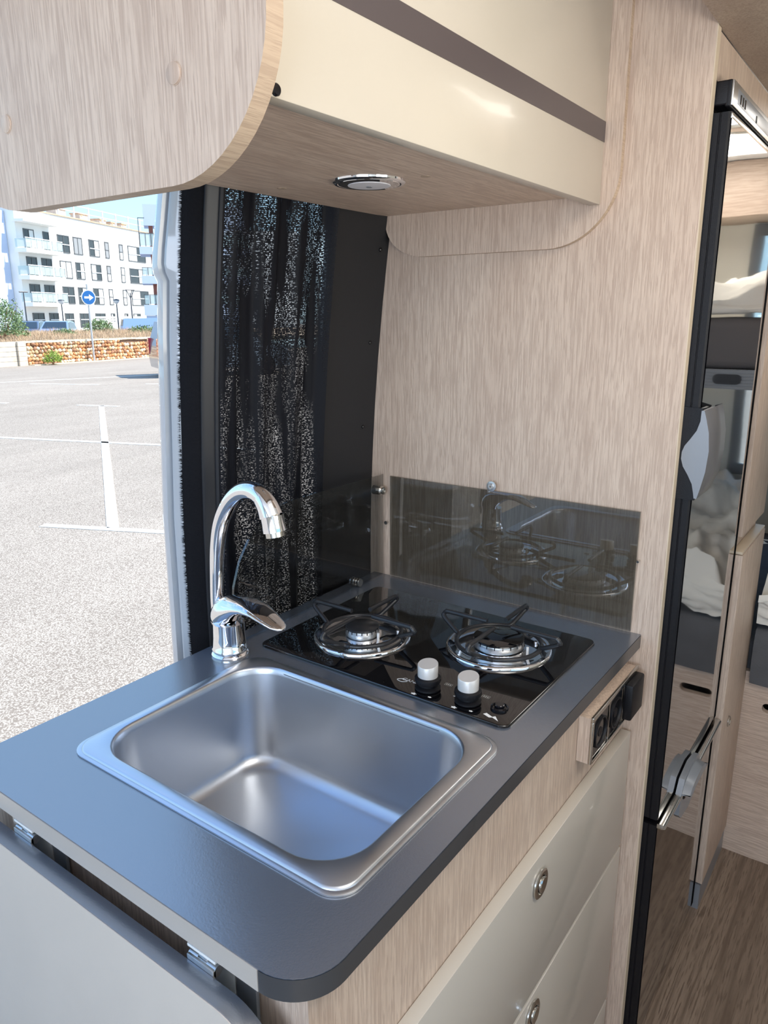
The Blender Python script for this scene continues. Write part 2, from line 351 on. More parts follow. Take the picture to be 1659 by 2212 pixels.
def lathe(bm, prof, c, axis='z', n=32, a0=0, a1=360, cap=True, mi=0):
    """prof: list of (radius, height)"""
    rings = []
    full = abs(a1 - a0) >= 360
    k = n if full else n + 1
    for r, h in prof:
        ring = []
        for i in range(k):
            a = math.radians(a0 + (a1 - a0) * i / n)
            q = (r * math.cos(a), r * math.sin(a), h)
            if axis == 'y': q = (q[0], h, q[1])
            elif axis == 'x': q = (h, q[0], q[1])
            ring.append(bm.verts.new((c[0] + q[0], c[1] + q[1], c[2] + q[2])))
        rings.append(ring)
    for a, b in zip(rings, rings[1:]): bridge(bm, a, b, full, mi)
    if cap and full:
        for rg, (r, h) in ((rings[0], prof[0]), (rings[-1], prof[-1])):
            if r > 1e-6: bm.faces.new(rg).material_index = mi
    return bm
def tube(bm, path, rad, n=12, closed=False, flat=None, mi=0):
    pts = [Vector(p) for p in path]; N = len(pts)
    rads = rad if isinstance(rad, (list, tuple)) else [rad] * N
    rings = []; up = None
    for i, p in enumerate(pts):
        if closed: d = (pts[(i + 1) % N] - pts[i - 1])
        else: d = pts[min(i + 1, N - 1)] - pts[max(i - 1, 0)]
        d.normalize()
        if up is None:
            up = Vector((0, 0, 1)) if abs(d.z) < 0.9 else Vector((1, 0, 0))
        s = d.cross(up).normalized(); up = s.cross(d).normalized()
        ring = []
        for k in range(n):
            a = 2 * PI * k / n
            f = flat or 1.0
            ring.append(bm.verts.new(p + s * math.cos(a) * rads[i] + up * math.sin(a) * rads[i] * f))
        rings.append(ring)
    for a, b in zip(rings, rings[1:]): bridge(bm, a, b, True, mi)
    if closed: bridge(bm, rings[-1], rings[0], True, mi)
    else:
        bm.faces.new(rings[0]).material_index = mi; bm.faces.new(rings[-1][::-1]).material_index = mi
    return bm
def spline(pts, n=6):
    P = [Vector(p) for p in pts]; out = []
    for i in range(len(P) - 1):
        p0 = P[max(i - 1, 0)]; p1 = P[i]; p2 = P[i + 1]; p3 = P[min(i + 2, len(P) - 1)]
        for k in range(n):
            t = k / n
            out.append(0.5 * ((2 * p1) + (-p0 + p2) * t + (2 * p0 - 5 * p1 + 4 * p2 - p3) * t * t + (-p0 + 3 * p1 - 3 * p2 + p3) * t ** 3))
    out.append(P[-1]); return out
def T(z): return 0.11 * max(0.0, z - 0.89) ** 2      # inward lean of the van side
def copy_tree(o, parent=None):
    c = o.copy(); COL.objects.link(c)
    if parent is not None: c.parent = parent
    for ch in list(o.children): copy_tree(ch, c)
    return c

# ================================================================== SETTING: the van shell
b = B(); box(b, -1.0, 0.98, -1.6, 3.2, -0.03, 0.0)
struct('floor', b, M['floorwood'])
b = B(); slab(b, [(-1.05, -1.6), (1.02, -1.6), (1.02, 3.2), (-1.05, 3.2)], [], 1.93, 2.0)
struct('ceiling', b, M['ceiling'])
b = B(); slab(b, [(-1.6, 0), (3.2, 0), (3.2, 1.93), (-1.6, 1.93)], [[(-0.12, 0.90), (1.02, 0.90), (1.02, 1.50), (-0.12, 1.50)]], 0.95, 1.02, 'x'); struct('wall_right', b, M['wallcream'])
b = B(); slab(b, [(-0.15, 0.87), (1.05, 0.87), (1.05, 1.53), (-0.15, 1.53)], [[(-0.11, 0.91), (1.01, 0.91), (1.01, 1.49), (-0.11, 1.49)]], 0.947, 0.9495, 'x'); w2 = struct('fill_window', b, M['darkframe'])  # unseen window, added to bring light in from the aisle side
b = B(); box(b, 0.985, 0.989, -0.12, 1.02, 0.9, 1.5); part('pane', b, M['windowglass'], w2)
b = B(); slab(b, [(-1.05, 0), (1.0, 0), (1.0, 1.93), (-1.05, 1.93)], [[(-0.85, 0.9), (0.85, 0.9), (0.80, 1.78), (-0.80, 1.78)]], -1.6, -1.55, 'y'); struct('wall_front', b, M['wallcream'])
# rear wall with window
b = B(); slab(b, [(-1.05, 0), (0.95, 0), (0.95, 1.93), (-1.05, 1.93)], [[(-0.62, 0.86), (0.0, 0.86), (0.0, 1.72), (-0.62, 1.72)]], 3.13, 3.2, 'y'); wr = struct('wall_rear', b, M['wallcream'])
w1 = B(); slab(w1, [(-0.65, 0.83), (0.025, 0.83), (0.025, 1.75), (-0.65, 1.75)], [[(-0.61, 0.87), (-0.01, 0.87), (-0.01, 1.71), (-0.61, 1.71)]], 3.11, 3.13, 'y')
wn = struct('window_1', w1, M['darkframe'])
b = B(); box(b, -0.62, 0.0, 3.16, 3.164, 0.86, 1.72); part('pane', b, M['windowglass'], wn)
# left side wall: ahead of door, header, behind door (open strip behind the insect screen)
def leanwall(bm, y0, y1, z0, z1, xi=-1.0, xo=-1.06, n=6):
    rows = []
    for k in range(n + 1):
        z = z0 + (z1 - z0) * k / n
        rows.append([bm.verts.new((xx + T(z), yy, z)) for xx, yy in ((xi, y0), (xi, y1), (xo, y1), (xo, y0))])
    for a, c in zip(rows, rows[1:]): bridge(bm, a, c)
    bm.faces.new(rows[0]); bm.faces.new(rows[-1][::-1])
b = B(); leanwall(b, -1.6, -1.48, -0.3, 1.93); leanwall(b, -0.78, -0.62, -0.3, 1.93); leanwall(b, -1.48, -0.78, -0.3, 0.92, n=2); leanwall(b, -1.48, -0.78, 1.62, 1.93, n=2); leanwall(b, -0.62, 1.30, 1.80, 1.95, n=2); leanwall(b, 1.22, 3.2, -0.3, 1.93); leanwall(b, 0.84, 1.22, -0.3, 0.1, n=2)
struct('wall_left', b, M['vanpaint'])
# door jamb (painted), with crease and striker recess
b = B(); zs = [-0.3, 0.3, 0.8, 1.1, 1.40, 1.485, 1.497, 1.509, 1.53, 1.57, 1.62, 1.93]
sh = [0, 0, 0, 0, 0.0, 0, -0.0045, -0.0065, -0.006, -0.0035, -0.001, 0]
prof = [(-0.985, 0.783), (-0.996, 0.775), (-1.002, 0.776), (-1.006, 0.788), (-1.013, 0.772), (-1.030, 0.777), (-1.05, 0.79), (-1.06, 0.81), (-1.06, 0.84), (-0.99, 0.84)]
rows = []
for z, s in zip(zs, sh):
    rows.append([b.verts.new((x + T(z) + (s * 0.8 if 1 <= i <= 6 else 0), y + (s if 1 <= i <= 6 else 0), z)) for i, (x, y) in enumerate(prof)])
for a, c in zip(rows, rows[1:]): bridge(b, a, c)
b.faces.new(rows[0]); b.faces.new(rows[-1])
dj = struct('door_1', b, M['vanpaint'], smooth=50)
def vstrip(pts, z0=0.0, z1=1.93, n=16, thick=None):
    bm = B(); rows = []
    for k in range(n + 1):
        z = z0 + (z1 - z0) * k / n
        rows.append([bm.verts.new((x + T(z), y, z)) for x, y in pts])
    for a, c in zip(rows, rows[1:]): bridge(bm, a, c, closed=thick is None)
    if thick is None: bm.faces.new(rows[0]); bm.faces.new(rows[-1])
    return bm
part('door_seal', vstrip([(-0.985, 0.782), (-0.972, 0.784), (-0.957, 0.795), (-0.953, 0.80), (-0.965, 0.83), (-0.99, 0.835)]), M['rubber'], dj)
b = B()
for k in range(1500):
    z = random.uniform(0.6, 1.7); p = Vector((-0.984 + T(z), 0.782, z))
    L = random.uniform(0.003, 0.007); a = random.uniform(-0.5, 0.5)
    d = Vector((-0.75, -0.62, a)).normalized() * L
    v = [b.verts.new(p + Vector((0, 0, -0.0005))), b.verts.new(p + Vector((0, 0, 0.0005))), b.verts.new(p + d)]
    b.faces.new(v)
part('seal_fringe', b, M['rubber'], dj, smooth=0, kind='stuff')
# insect screen cassette rail, folded net and dark lining panel
t = thing('insect_screen', 'black folded insect mesh hanging in its upright cassette rail beside the doorway', 'insect screen', (-0.945, 0.9, 0.0))
part('cassette_rail', vstrip([(-0.9535, 0.797), (-0.951, 0.7965), (-0.9485, 0.799), (-0.9475, 0.802), (-0.941, 0.812), (-0.9405, 0.8145), (-0.938, 0.8145), (-0.935, 0.818), (-0.937, 0.824), (-0.952, 0.835), (-0.965, 0.82)]), M['rail'], t)
b = B(); NY, NZ = 60, 50; g = []
for j in range(NZ + 1):
    z = 0.12 + (1.85 - 0.12) * j / NZ; row = []
    for i in range(NY + 1):
        s = i / NY; y = 0.818 + (1.066 - 0.818) * s
        x = -0.9385 + 0.0035 * s + 0.012 * math.sin(PI * s) * 0.5 + 0.006 * math.sin(2 * PI * 3.2 * s + 0.6 + 0.8 * math.sin(z * 3)) + 0.002 * math.sin(2 * PI * 9 * s + z * 5)
        if s > 0.93: x += 0.012 * math.sin(PI * (s - 0.93) / 0.14)
        row.append(b.verts.new((x + T(z), y, z)))
    g.append(row)
for j in range(NZ):
    for i in range(NY): b.faces.new((g[j][i], g[j][i + 1], g[j + 1][i + 1], g[j + 1][i]))
part('mesh_curtain', b, M['net'], t, smooth=80)
part('side_rail', vstrip([(-0.936, 1.064), (-0.930, 1.0625), (-0.928, 1.068), (-0.934, 1.074), (-0.95, 1.075)]), M['rail'], t)
t = thing('lining_panel', 'dark anthracite wall lining panel between insect mesh and wooden partition', 'wall panel', (-0.92, 1.14, 0.0))
part('panel', vstrip([(-0.935, 1.07), (-0.911, 1.2145), (-0.93, 1.2145), (-0.955, 1.08)]), M['darkpanel'], t)
for z, y in ((1.553, 1.195), (1.382, 1.19), (1.216, 1.185)):
    b = B(); xx = -0.911 - (1.2145 - y) * 0.166 + T(z)
    lathe(b, [(0.004, -0.003), (0.004, 0.0015), (0.002, 0.003)], (xx, y, z), 'x', 12); part('screw', b, M['blackgloss'], t)

# ================================================================== partition
t = thing('partition_panel', 'full-height pale oak partition panel standing behind the hob', 'partition', (-0.6, 1.22, 0.0))
pts = [(-0.302, 0.0), (-0.302, 1.925)]
for k in range(21):
    z = 1.925 - 1.925 * k / 20; pts.append((-0.911 + T(z), z))
b = B(); slab(b, pts, [], 1.2155, 1.233, 'y'); part('panel', b, M['oakZ'], t)
b = B(); box(b, -0.302, -0.3005, 1.2155, 1.233, 0, 1.925); part('edge_band', b, M['paleedge'], t)

# ================================================================== base cabinet
t = thing('base_cabinet', 'pale oak kitchen base cabinet with cream drawers under the dark worktop', 'cabinet', (-0.62, 0.79, 0.0))
b = B(); slab(b, [(0.43, 0.0), (1.2145, 0.0), (1.2145, 0.874), (0.37, 0.874), (0.37, 0.0)], [], -0.366, -0.348, 'x'); part('front_panel', b, M['oakZ'], t)
b = B(); box(b, -0.885, -0.367, 0.372, 0.388, 0.0, 0.874); part('side_panel', b, M['oakZ'], t)
b = B(); box(b, -0.9, -0.885, 0.372, 1.213, 0.0, 0.874); part('back_panel', b, M['oakY'], t)
b = B(); box(b, -0.80, -0.782, 0.356, 0.3715, 0.3, 0.874, 0.001); part('hinge_batten', b, M['stripcream'], t)
def drawer(z0, z1, knob):
    b = B(); box(b, -0.3475, -0.330, 0.42, 1.207, z0, z1, 0.0012, 2)
    d = part('drawer', b, M['creamdrawer'], t)
    k = B(); c = (-0.330, 0.823, knob)
    lathe(k, [(0.019, 0), (0.0215, 0.0015), (0.0215, 0.0035), (0.019, 0.005), (0.0145, 0.005), (0.0145, 0.0025), (0.0125, 0.0025), (0.012, 0.006), (0.0105, 0.0075), (0.0, 0.0078)], c, 'x', 40, cap=False)
    part('push_knob', k, M['chromedull'], d)
drawer(0.484, 0.717, 0.672); drawer(0.128, 0.476, 0.445); drawer(0.03, 0.121, 0.075)

# socket unit
t = thing('socket_unit', 'oak-faced socket box with three black modules under the worktop edge', 'socket', (-0.335, 1.09, 0.8))
b = B(); slab(b, [(-0.3475, 0.771), (-0.3475, 0.8475), (-0.329, 0.8475), (-0.329, 0.771)], [], 0.985, 1.2, 'y'); part('housing', b, M['oakZ'], t)
b = B(); box(b, -0.3285, -0.324, 0.984, 1.2, 0.842, 0.850, 0.001); box(b, -0.3285, -0.324, 0.984, 0.990, 0.771, 0.842, 0.001); box(b, -0.3285, -0.324, 0.99, 1.2, 0.770, 0.7745, 0.001)
for y in (1.058, 1.128): box(b, -0.3285, -0.325, y, y + 0.003, 0.7745, 0.842)
part('frame', b, M['chromedull'], t)
for y in (1.024, 1.094):
    b = B(); slab(b, rrect(y - 0.032, y + 0.032, 0.776, 0.841, 0.004), [], -0.3285, -0.3265, 'x'); s = part('socket', b, M['blackgloss'], t)
    b = B(); lathe(b, [(0.026, -0.0), (0.026, 0.003), (0.023, 0.003), (0.022, -0.0)], (-0.3265, y, 0.8085), 'x', 28, cap=False)
    lathe(b, [(0.0, 0.0008), (0.008, 0.0008), (0.008, 0.0)], (-0.3265, y, 0.8085), 'x', 16, cap=False); part('socket_ring', b, M['blackplastic'], s)
b = B(); box(b, -0.3285, -0.312, 1.134, 1.196, 0.776, 0.841, 0.004); part('switch_block', b, M['blackplastic'], t)

# ================================================================== worktop
t = thing('worktop', 'slate grey laminate worktop with rounded near corner', 'worktop', (-0.6, 0.78, 0.875))
outer = rrect(-0.9, -0.33, 0.347, 1.2145, [0.001, 0.001, 0.012, 0.052], 10)
hole = rrect(-0.795, -0.385, 0.462, 0.752, 0.06, 8)
b = B(); slab(b, outer, [hole], 0.8755, 0.9, 'z'); part('worktop_board', b, M['worktop'], t)
b = B(); box(b, -0.898, -0.383, 0.3462, 0.3472, 0.876, 0.8985); part('near_edge_strip', b, M['stripcream'], t, label='cream edge strip')
b = B()
arc = [(-0.382, 0.3465)] + [(-0.382 + 0.0525 * math.sin(math.radians(a)), 0.399 - 0.0525 * math.cos(math.radians(a))) for a in range(5, 91, 7)] + [(-0.3295, 1.2143)]
lo_ = loop(b, [(x, y, 0.876) for x, y in arc]); hi = loop(b, [(x, y, 0.8988) for x, y in arc]); bridge(b, lo_, hi, False)
part('front_edge_strip', b, M['wtedge'], t, label='dark glossy edge band')

# fold-down worktop flap
t = thing('hinged_flap', 'fold-down worktop flap hanging below the near worktop edge, light face outward', 'table flap', (-0.6, 0.338, 0.5))
ol = rrect(-0.90, -0.352, 0.32, 0.8565, [0.065, 0.065, 0.02, 0.02], 12)
b = B(); slab(b, ol, [], 0.3265, 0.3455, 'y')
for f in b.faces:
    if abs(f.normal.y) > 0.9 and f.calc_center_median().y < 0.33: f.material_index = 0
part('board', b, M['worktop'], t)
b = B(); slab(b, rrect(-0.899, -0.3535, 0.3215, 0.855, [0.064, 0.064, 0.02, 0.02], 12), [], 0.3255, 0.3266, 'y'); part('face', b, M['flapface'], t, label='light beige-grey laminate face')
for xc, lab in ((-0.76, 'left silver folding hinge between worktop and hanging flap'), (-0.458, 'right silver folding hinge between worktop and hanging flap')):
    h = thing('flap_hinge', lab, 'hinge', (xc, 0.355, 0.865), group='flap hinges')
    b = B(); box(b, xc - 0.022, xc + 0.022, 0.3665, 0.3705, 0.80, 0.872, 0.0008); box(b, xc - 0.019, xc + 0.019, 0.348, 0.3665, 0.868, 0.8715, 0.0008); part('bracket', b, M['white'], h)
    b = B()
    for dx, w in ((-0.012, 0.006), (0.012, 0.006)): tube(b, [(xc + dx - w, 0.352, 0.858), (xc + dx + w, 0.352, 0.858)], 0.0055, 12)
    box(b, xc - 0.006, xc + 0.006, 0.350, 0.356, 0.850, 0.868, 0.001); box(b, xc - 0.018, xc + 0.018, 0.3458, 0.350, 0.836, 0.862, 0.001)
    part('knuckle', b, M['alu'], h)
    b = B(); box(b, xc + 0.0245, xc + 0.050, 0.3665, 0.3705, 0.79, 0.8735, 0.0005); part('cover_plate', b, M['silver'], h)

# ================================================================== sink
t = thing('sink', 'brushed stainless steel rectangular sink set in the dark worktop', 'sink', (-0.59, 0.6, 0.9))
N = 10
rings = [((-0.8135, -0.3665, 0.4400, 0.7735, 0.030), 0.9003), ((-0.8135, -0.3665, 0.4400, 0.7735, 0.030), 0.9022), ((-0.8115, -0.3685, 0.4420, 0.7715, 0.029), 0.9032),
         ((-0.8085, -0.3715, 0.4450, 0.7685, 0.027), 0.9030), ((-0.8075, -0.3725, 0.4460, 0.7675, 0.027), 0.9050), ((-0.8060, -0.3740, 0.4475, 0.7660, 0.026), 0.9058),
         ((-0.7950, -0.3900, 0.4600, 0.7560, 0.062), 0.9056), ((-0.7930, -0.3920, 0.4620, 0.7540, 0.061), 0.9048), ((-0.7915, -0.3935, 0.4635, 0.7525, 0.060), 0.9020), ((-0.7905, -0.3945, 0.4645, 0.7515, 0.060), 0.8950)]
b = B(); prev = None
for (x0, x1, y0, y1, r), z in rings:
    cur = loop(b, [(x, y, z) for x, y in rrect(x0, x1, y0, y1, r, N)])
    if prev: bridge(b, prev, cur)
    prev = cur
part('rim', b, M['steel'], t, smooth=50)
b = B(); prev = None
seq = [(0.0, 0.895, 0.060), (0.004, 0.86, 0.058), (0.010, 0.80, 0.056), (0.014, 0.775, 0.055)]
for k in range(1, 7):
    a = k / 6 * PI / 2; seq.append((0.014 + 0.026 * (1 - math.cos(a)), 0.775 - 0.026 * math.sin(a), 0.055 - 0.012 * k / 6))
for i, (ins, z, r) in enumerate(seq):
    cur = loop(b, [(x, y, z) for x, y in rrect(-0.7905 + ins, -0.3945 - ins, 0.4645 + ins, 0.7515 - ins, r, N)])
    if prev: bridge(b, prev, cur)
    prev = cur
dc = Vector((-0.70, 0.545, 0.747)); dr = 0.042; n_ = len(prev)
low = []
for v in prev:
    a = math.atan2(v.co.y - dc.y, v.co.x - dc.x); low.append(b.verts.new((dc.x + dr * math.cos(a), dc.y + dr * math.sin(a), 0.7465)))
bridge(b, prev, low)
part('basin', b, M['steel'], t, smooth=50)
b = B(); lathe(b, [(0.044, 0.0006), (0.040, 0.0012), (0.034, -0.002), (0.032, -0.008), (0.010, -0.010), (0.0, -0.006)], dc, 'z', 28, cap=False); part('drain', b, M['chromedull'], t)

# ================================================================== tap
t = thing('mixer_tap', 'chrome single-lever mixer tap with high swan-neck spout beside the sink', 'tap', (-0.853, 0.755, 0.9))
X0, Y0 = -0.853, 0.755
b = B(); lathe(b, [(0.030, 0.0), (0.0305, 0.003), (0.029, 0.0055), (0.0272, 0.007), (0.0272, 0.009), (0.0290, 0.0098), (0.0290, 0.012), (0.0272, 0.0145), (0.0262, 0.03), (0.0255, 0.050), (0.0255, 0.056)], (X0, Y0, 0.9), 'z', 40)
part('body', b, M['chrome'], t, smooth=40)
b = B(); prev = None
for (dx, zc, ry, rz) in ((-0.024, 0.958, 0.002, 0.004), (-0.0225, 0.962, 0.012, 0.012), (-0.017, 0.967, 0.0195, 0.019), (-0.008, 0.972, 0.0235, 0.0225), (0.004, 0.9765, 0.0245, 0.0225), (0.018, 0.983, 0.0240, 0.0175), (0.034, 0.990, 0.0235, 0.0125), (0.052, 0.9935, 0.0235, 0.0085), (0.072, 0.9905, 0.0225, 0.006), (0.092, 0.983, 0.0195, 0.0045), (0.108, 0.9765, 0.0155, 0.0038), (0.118, 0.9735, 0.010, 0.003), (0.122, 0.973, 0.003, 0.0015)):
    cur = []
    for k in range(24):
        a = 2 * PI * k / 24; kk = 1.13 if dx < 0.06 else 1.05
        cur.append(b.verts.new((X0 + dx * (1.1 if dx < 0 else 1.0), Y0 + ry * kk * math.cos(a), zc + rz * kk * math.sin(a))))
    if prev: bridge(b, prev, cur)
    else: b.faces.new(cur)
    prev = cur
b.faces.new(prev)
part('lever', b, M['chrome'], t, smooth=60)
path = spline([(-0.877, Y0, 0.940), (-0.8775, Y0, 0.985), (-0.874, Y0, 1.03), (-0.868, Y0, 1.08), (-0.856, Y0, 1.122), (-0.834, Y0, 1.156), (-0.808, Y0, 1.1765), (-0.783, Y0, 1.1815), (-0.764, Y0, 1.1735), (-0.751, Y0, 1.155), (-0.744, Y0, 1.137)], 6)
rad = [0.0098 + 0.0042 * min(1, i / (len(path) * 0.62)) for i in range(len(path))]
b = B(); tube(b, path, rad, 24); part('spout', b, M['chrome'], t, smooth=60)
b = B(); tube(b, [(-0.7455, Y0, 1.150), (-0.7435, Y0, 1.138), (-0.741, Y0, 1.126)], [0.0175, 0.0172, 0.0178], 28)
tube(b, spline([(-0.764, Y0, 1.1745), (-0.754, Y0, 1.162), (-0.7475, Y0, 1.148)], 4), [0.0143, 0.0148, 0.0153, 0.0158, 0.0162, 0.0166, 0.017, 0.0174, 0.0176], 28)
part('spray_head', b, M['chrome'], t, smooth=50)
b = B(); tube(b, [(-0.741, Y0, 1.126), (-0.7395, Y0, 1.1185)], [0.0150, 0.0150], 28); part('aerator', b, M['chromedull'], t, smooth=40)
b = B(); tube(b, [(-0.877, Y0, 0.933), (-0.8775, Y0, 0.952), (-0.8775, Y0, 0.958)], [0.006, 0.0125, 0.0125], 20); tube(b, [(-0.8775, Y0, 0.970), (-0.8775, Y0, 0.973)], [0.0112, 0.0112], 20); part('spout_collar', b, M['chrome'], t)

# ================================================================== hob
t = thing('gas_hob', 'black glass two-burner gas hob set in the worktop', 'hob', (-0.61, 0.97, 0.9))
ol = rrect(-0.836, -0.380, 0.803, 1.139, 0.014, 6)
b = B(); prev = None
for ins, z in ((0.0, 0.9002), (0.0, 0.9032), (0.0008, 0.9042), (0.002, 0.9046)):
    cur = loop(b, [(x, y, z) for x, y in rrect(-0.836 + ins, -0.380 - ins, 0.803 + ins, 1.139 - ins, 0.014, 6)])
    if prev: bridge(b, prev, cur)
    prev = cur
b.faces.new(prev); part('glass_plate', b, M['hobglass'], t, smooth=40)
HZ = 0.9046
def burner(cx, cy, rpan, rcap, rot):
    b = B(); lathe(b, [(rpan, 0.0), (rpan, 0.003), (rpan - 0.0015, 0.0048), (rpan - 0.004, 0.0052), (rpan - 0.007, 0.0042), (rpan - 0.012, 0.002), (rpan * 0.62, 0.0012), (rpan * 0.5, 0.003), (rcap * 1.05, 0.004), (rcap * 0.8, 0.004)], (cx, cy, HZ), 'z', 64, cap=False)
    pan = part('drip_pan', b, M['chrome'], t, smooth=60)
    b = B(); z0 = 0.004; n = 64; prof = []
    lathe(b, [(rcap * 0.90, z0 - 0.001), (rcap * 0.90, z0 + 0.001), (rcap, z0 + 0.002), (rcap, z0 + 0.0105), (rcap * 0.985, z0 + 0.0125)], (cx, cy, HZ), 'z', n, cap=False)
    part('burner_head', b, M['alu'], pan, smooth=40)
    b = B()
    for i in range(20):
        a = 2 * PI * i / 20; 
        d = Vector((math.cos(a), math.sin(a))); s = Vector((-d.y, d.x))
        obox(b, (cx, cy), d, s, rcap * 0.97, rcap * 1.004, -0.0008, 0.0008, HZ + z0 + 0.0085, HZ + z0 + 0.0132)
    part('flame_slots', b, M['blackgloss'], pan, kind='stuff')
    b = B(); lathe(b, [(rcap * 0.985, z0 + 0.0128), (rcap * 1.0, z0 + 0.014), (rcap * 0.99, z0 + 0.0160), (rcap * 0.95, z0 + 0.0168), (0, z0 + 0.0172)], (cx, cy, HZ), 'z', 48, cap=False); part('burner_cap', b, M['hobglass'] if rcap > 0.035 else M['enamel'], pan, smooth=40)
    b = B(); tube(b, [(cx + rcap * 1.28, cy - 0.004, HZ + 0.003), (cx + rcap * 1.28, cy - 0.004, HZ + 0.016)], 0.0022, 8); part('spark_pin', b, M['white'], pan)
    rr_ = rpan * 0.80
    for a in (45, 225):
        b = B(); tube(b, [(cx + rr_ * 0.93 * math.cos(math.radians(a)), cy + rr_ * 0.93 * math.sin(math.radians(a)), HZ + 0.002), (cx + rr_ * 0.93 * math.cos(math.radians(a)), cy + rr_ * 0.93 * math.sin(math.radians(a)), HZ + 0.006)], 0.003, 8)
        part('pan_stud', b, M['alu'], pan)
    g = B(); ring = [(cx + rr_ * math.cos(2 * PI * i / 56), cy + rr_ * math.sin(2 * PI * i / 56), HZ + 0.0105) for i in range(56)]
    tube(g, ring, 0.0037, 10, closed=True)
    gr = part('pan_support', g, M['enamel'], t, smooth=60)
    for q in range(4):
        a = math.radians(q * 90 + rot); d = Vector((math.cos(a), math.sin(a), 0)); s = Vector((-d.y, d.x, 0)); C0 = Vector((cx, cy, 0))
        R1 = 0.104; r0 = 0.022
        sp_ = [C0 + d * r0 + Vector((0, 0, 0.9455)), C0 + d * (R1 - 0.012) + Vector((0, 0, 0.9455)), C0 + d * (R1 - 0.004) + Vector((0, 0, 0.9445)), C0 + d * R1 + Vector((0, 0, 0.940)), C0 + d * (R1 - 0.002) + s * 0.003 + Vector((0, 0, 0.935)),
               C0 + d * (rr_ + 0.008) + s * 0.010 + Vector((0, 0, 0.9205)), C0 + d * (rr_ * 0.985) + s * 0.014 + Vector((0, 0, 0.9160)), C0 + d * (rr_ * 0.96) + s * 0.024 + Vector((0, 0, 0.9152))]
        f = B(); tube(f, spline([tuple(v) for v in sp_], 4), 0.0039, 10); part('support_finger', f, M['enamel'], gr, smooth=60)
burner(-0.712, 0.925, 0.083, 0.0285, 0)
burner(-0.502, 1.018, 0.086, 0.0415, 0)
def knob(cx, cy):
    b = B(); lathe(b, [(0.0165, 0), (0.019, 0.002), (0.019, 0.0045), (0.0135, 0.0065), (0.0135, 0.011), (0.0185, 0.012), (0.0195, 0.0145), (0.019, 0.019), (0.0155, 0.021)], (cx, cy, HZ), 'z', 36); k = part('control_knob', b, M['blackplastic'], t, smooth=35)
    b = B(); t2 = bmesh.new(); lathe(t2, [(0.0148, 0.020), (0.0150, 0.0385), (0.0143, 0.0396)], (cx, cy, HZ), 'z', 36)
    for v in t2.verts:
        if v.co.z > HZ + 0.03: v.co.z += (v.co.y - cy) * 0.16 + 0.0006
    merge(b, t2); part('knob_cap', b, M['knobsilver'], k, smooth=35)
knob(-0.522, 0.833); knob(-0.455, 0.833)
b = B(); lathe(b, [(0.0125, 0), (0.0125, 0.003), (0.010, 0.0045), (0.0088, 0.0025), (0.0072, 0.0025), (0.0072, 0.0065), (0.006, 0.0075), (0, 0.0075)], (-0.410, 0.842, HZ), 'z', 28, cap=False); part('ignition_button', b, M['blackgloss'], t, smooth=35)
# printed marks
def quadmark(bm, pts, z=HZ + 0.00025): bm.faces.new([bm.verts.new((x, y, z)) for x, y in pts])
b = B(); bx, by = -0.409, 0.8155
quadmark(b, [(bx - 0.013, by + 0.001), (bx - 0.010, by + 0.006), (bx + 0.001, by + 0.001), (bx - 0.002, by - 0.003)])
quadmark(b, [(bx - 0.002, by - 0.003), (bx + 0.004, by + 0.005), (bx + 0.013, by - 0.005), (bx + 0.002, by - 0.0005)]); bmesh.ops.remove_doubles(b, verts=b.verts, dist=1e-5); part('spark_symbol', b, M['print'], t, smooth=0)
for (kx, ky) in ((-0.522, 0.833), (-0.455, 0.833)):
    for dx, dy, s in ((-0.0085, -0.0245, 0.0042), (0.016, -0.020, 0.0028), (-0.0235, 0.003, 0.0020)):
        pp = []
        for i in range(10):
            a = 2 * PI * i / 10 + 0.3; rr_ = s * (1.0 if i % 2 == 0 else 0.62); pp.append((kx + dx + rr_ * 1.25 * math.cos(a), ky + dy + rr_ * 0.8 * math.sin(a)))
        b = B(); quadmark(b, pp); part('flame_symbol', b, M['print'], t, smooth=0)
for ox, oy in ((-0.503, 0.861), (-0.441, 0.861)):
    b = B()
    for (x0, x1, y0, y1) in ((0, 0.012, 0, 0.0007), (0, 0.012, 0.0068, 0.0075), (0, 0.0007, 0, 0.0075), (0.0113, 0.012, 0, 0.0075), (0.002, 0.004, 0.002, 0.0055), (0.005, 0.007, 0.002, 0.0055), (0.008, 0.010, 0.002, 0.0055)):
        quadmark(b, [(ox - 0.006 + x0, oy - 0.004 + y0), (ox - 0.006 + x1, oy - 0.004 + y0), (ox - 0.006 + x1, oy - 0.004 + y1), (ox - 0.006 + x0, oy - 0.004 + y1)])
    part('burner_symbol', b, M['printgrey'], t, smooth=0, kind='stuff')
def textmesh(s, size, loc, rot, mat, parent, name='lettering', ext=0.0):
    cu = bpy.data.curves.new('txt', 'FONT'); cu.body = s; cu.size = size; cu.extrude = ext; cu.align_x = 'CENTER'; cu.align_y = 'CENTER'
    o = bpy.data.objects.new('txt', cu); COL.objects.link(o); bpy.context.view_layer.update()
    me = bpy.data.meshes.new_from_object(o.evaluated_get(bpy.context.evaluated_depsgraph_get()))
    bpy.data.objects.remove(o); me.transform(Matrix.Translation(Vector(loc) - wloc(parent)) @ rot)
    me.materials.clear(); me.materials.append(mat)
    q = bpy.data.objects.new(name, me); COL.objects.link(q); q.parent = parent; return q
textmesh('CAN', 0.0105, (-0.558, 0.8375, HZ + 0.0003), Matrix.Rotation(0.0, 4, 'Z'), M['print'], t)
b = B(); cc = (-0.5665, 0.8325)
pp = [(cc[0] + (0.0075 * math.cos(a)) * (1 + 0.25 * math.sin(2 * a)), cc[1] + 0.0042 * math.sin(a), HZ + 0.0005) for a in [2 * PI * i / 28 for i in range(28)]]
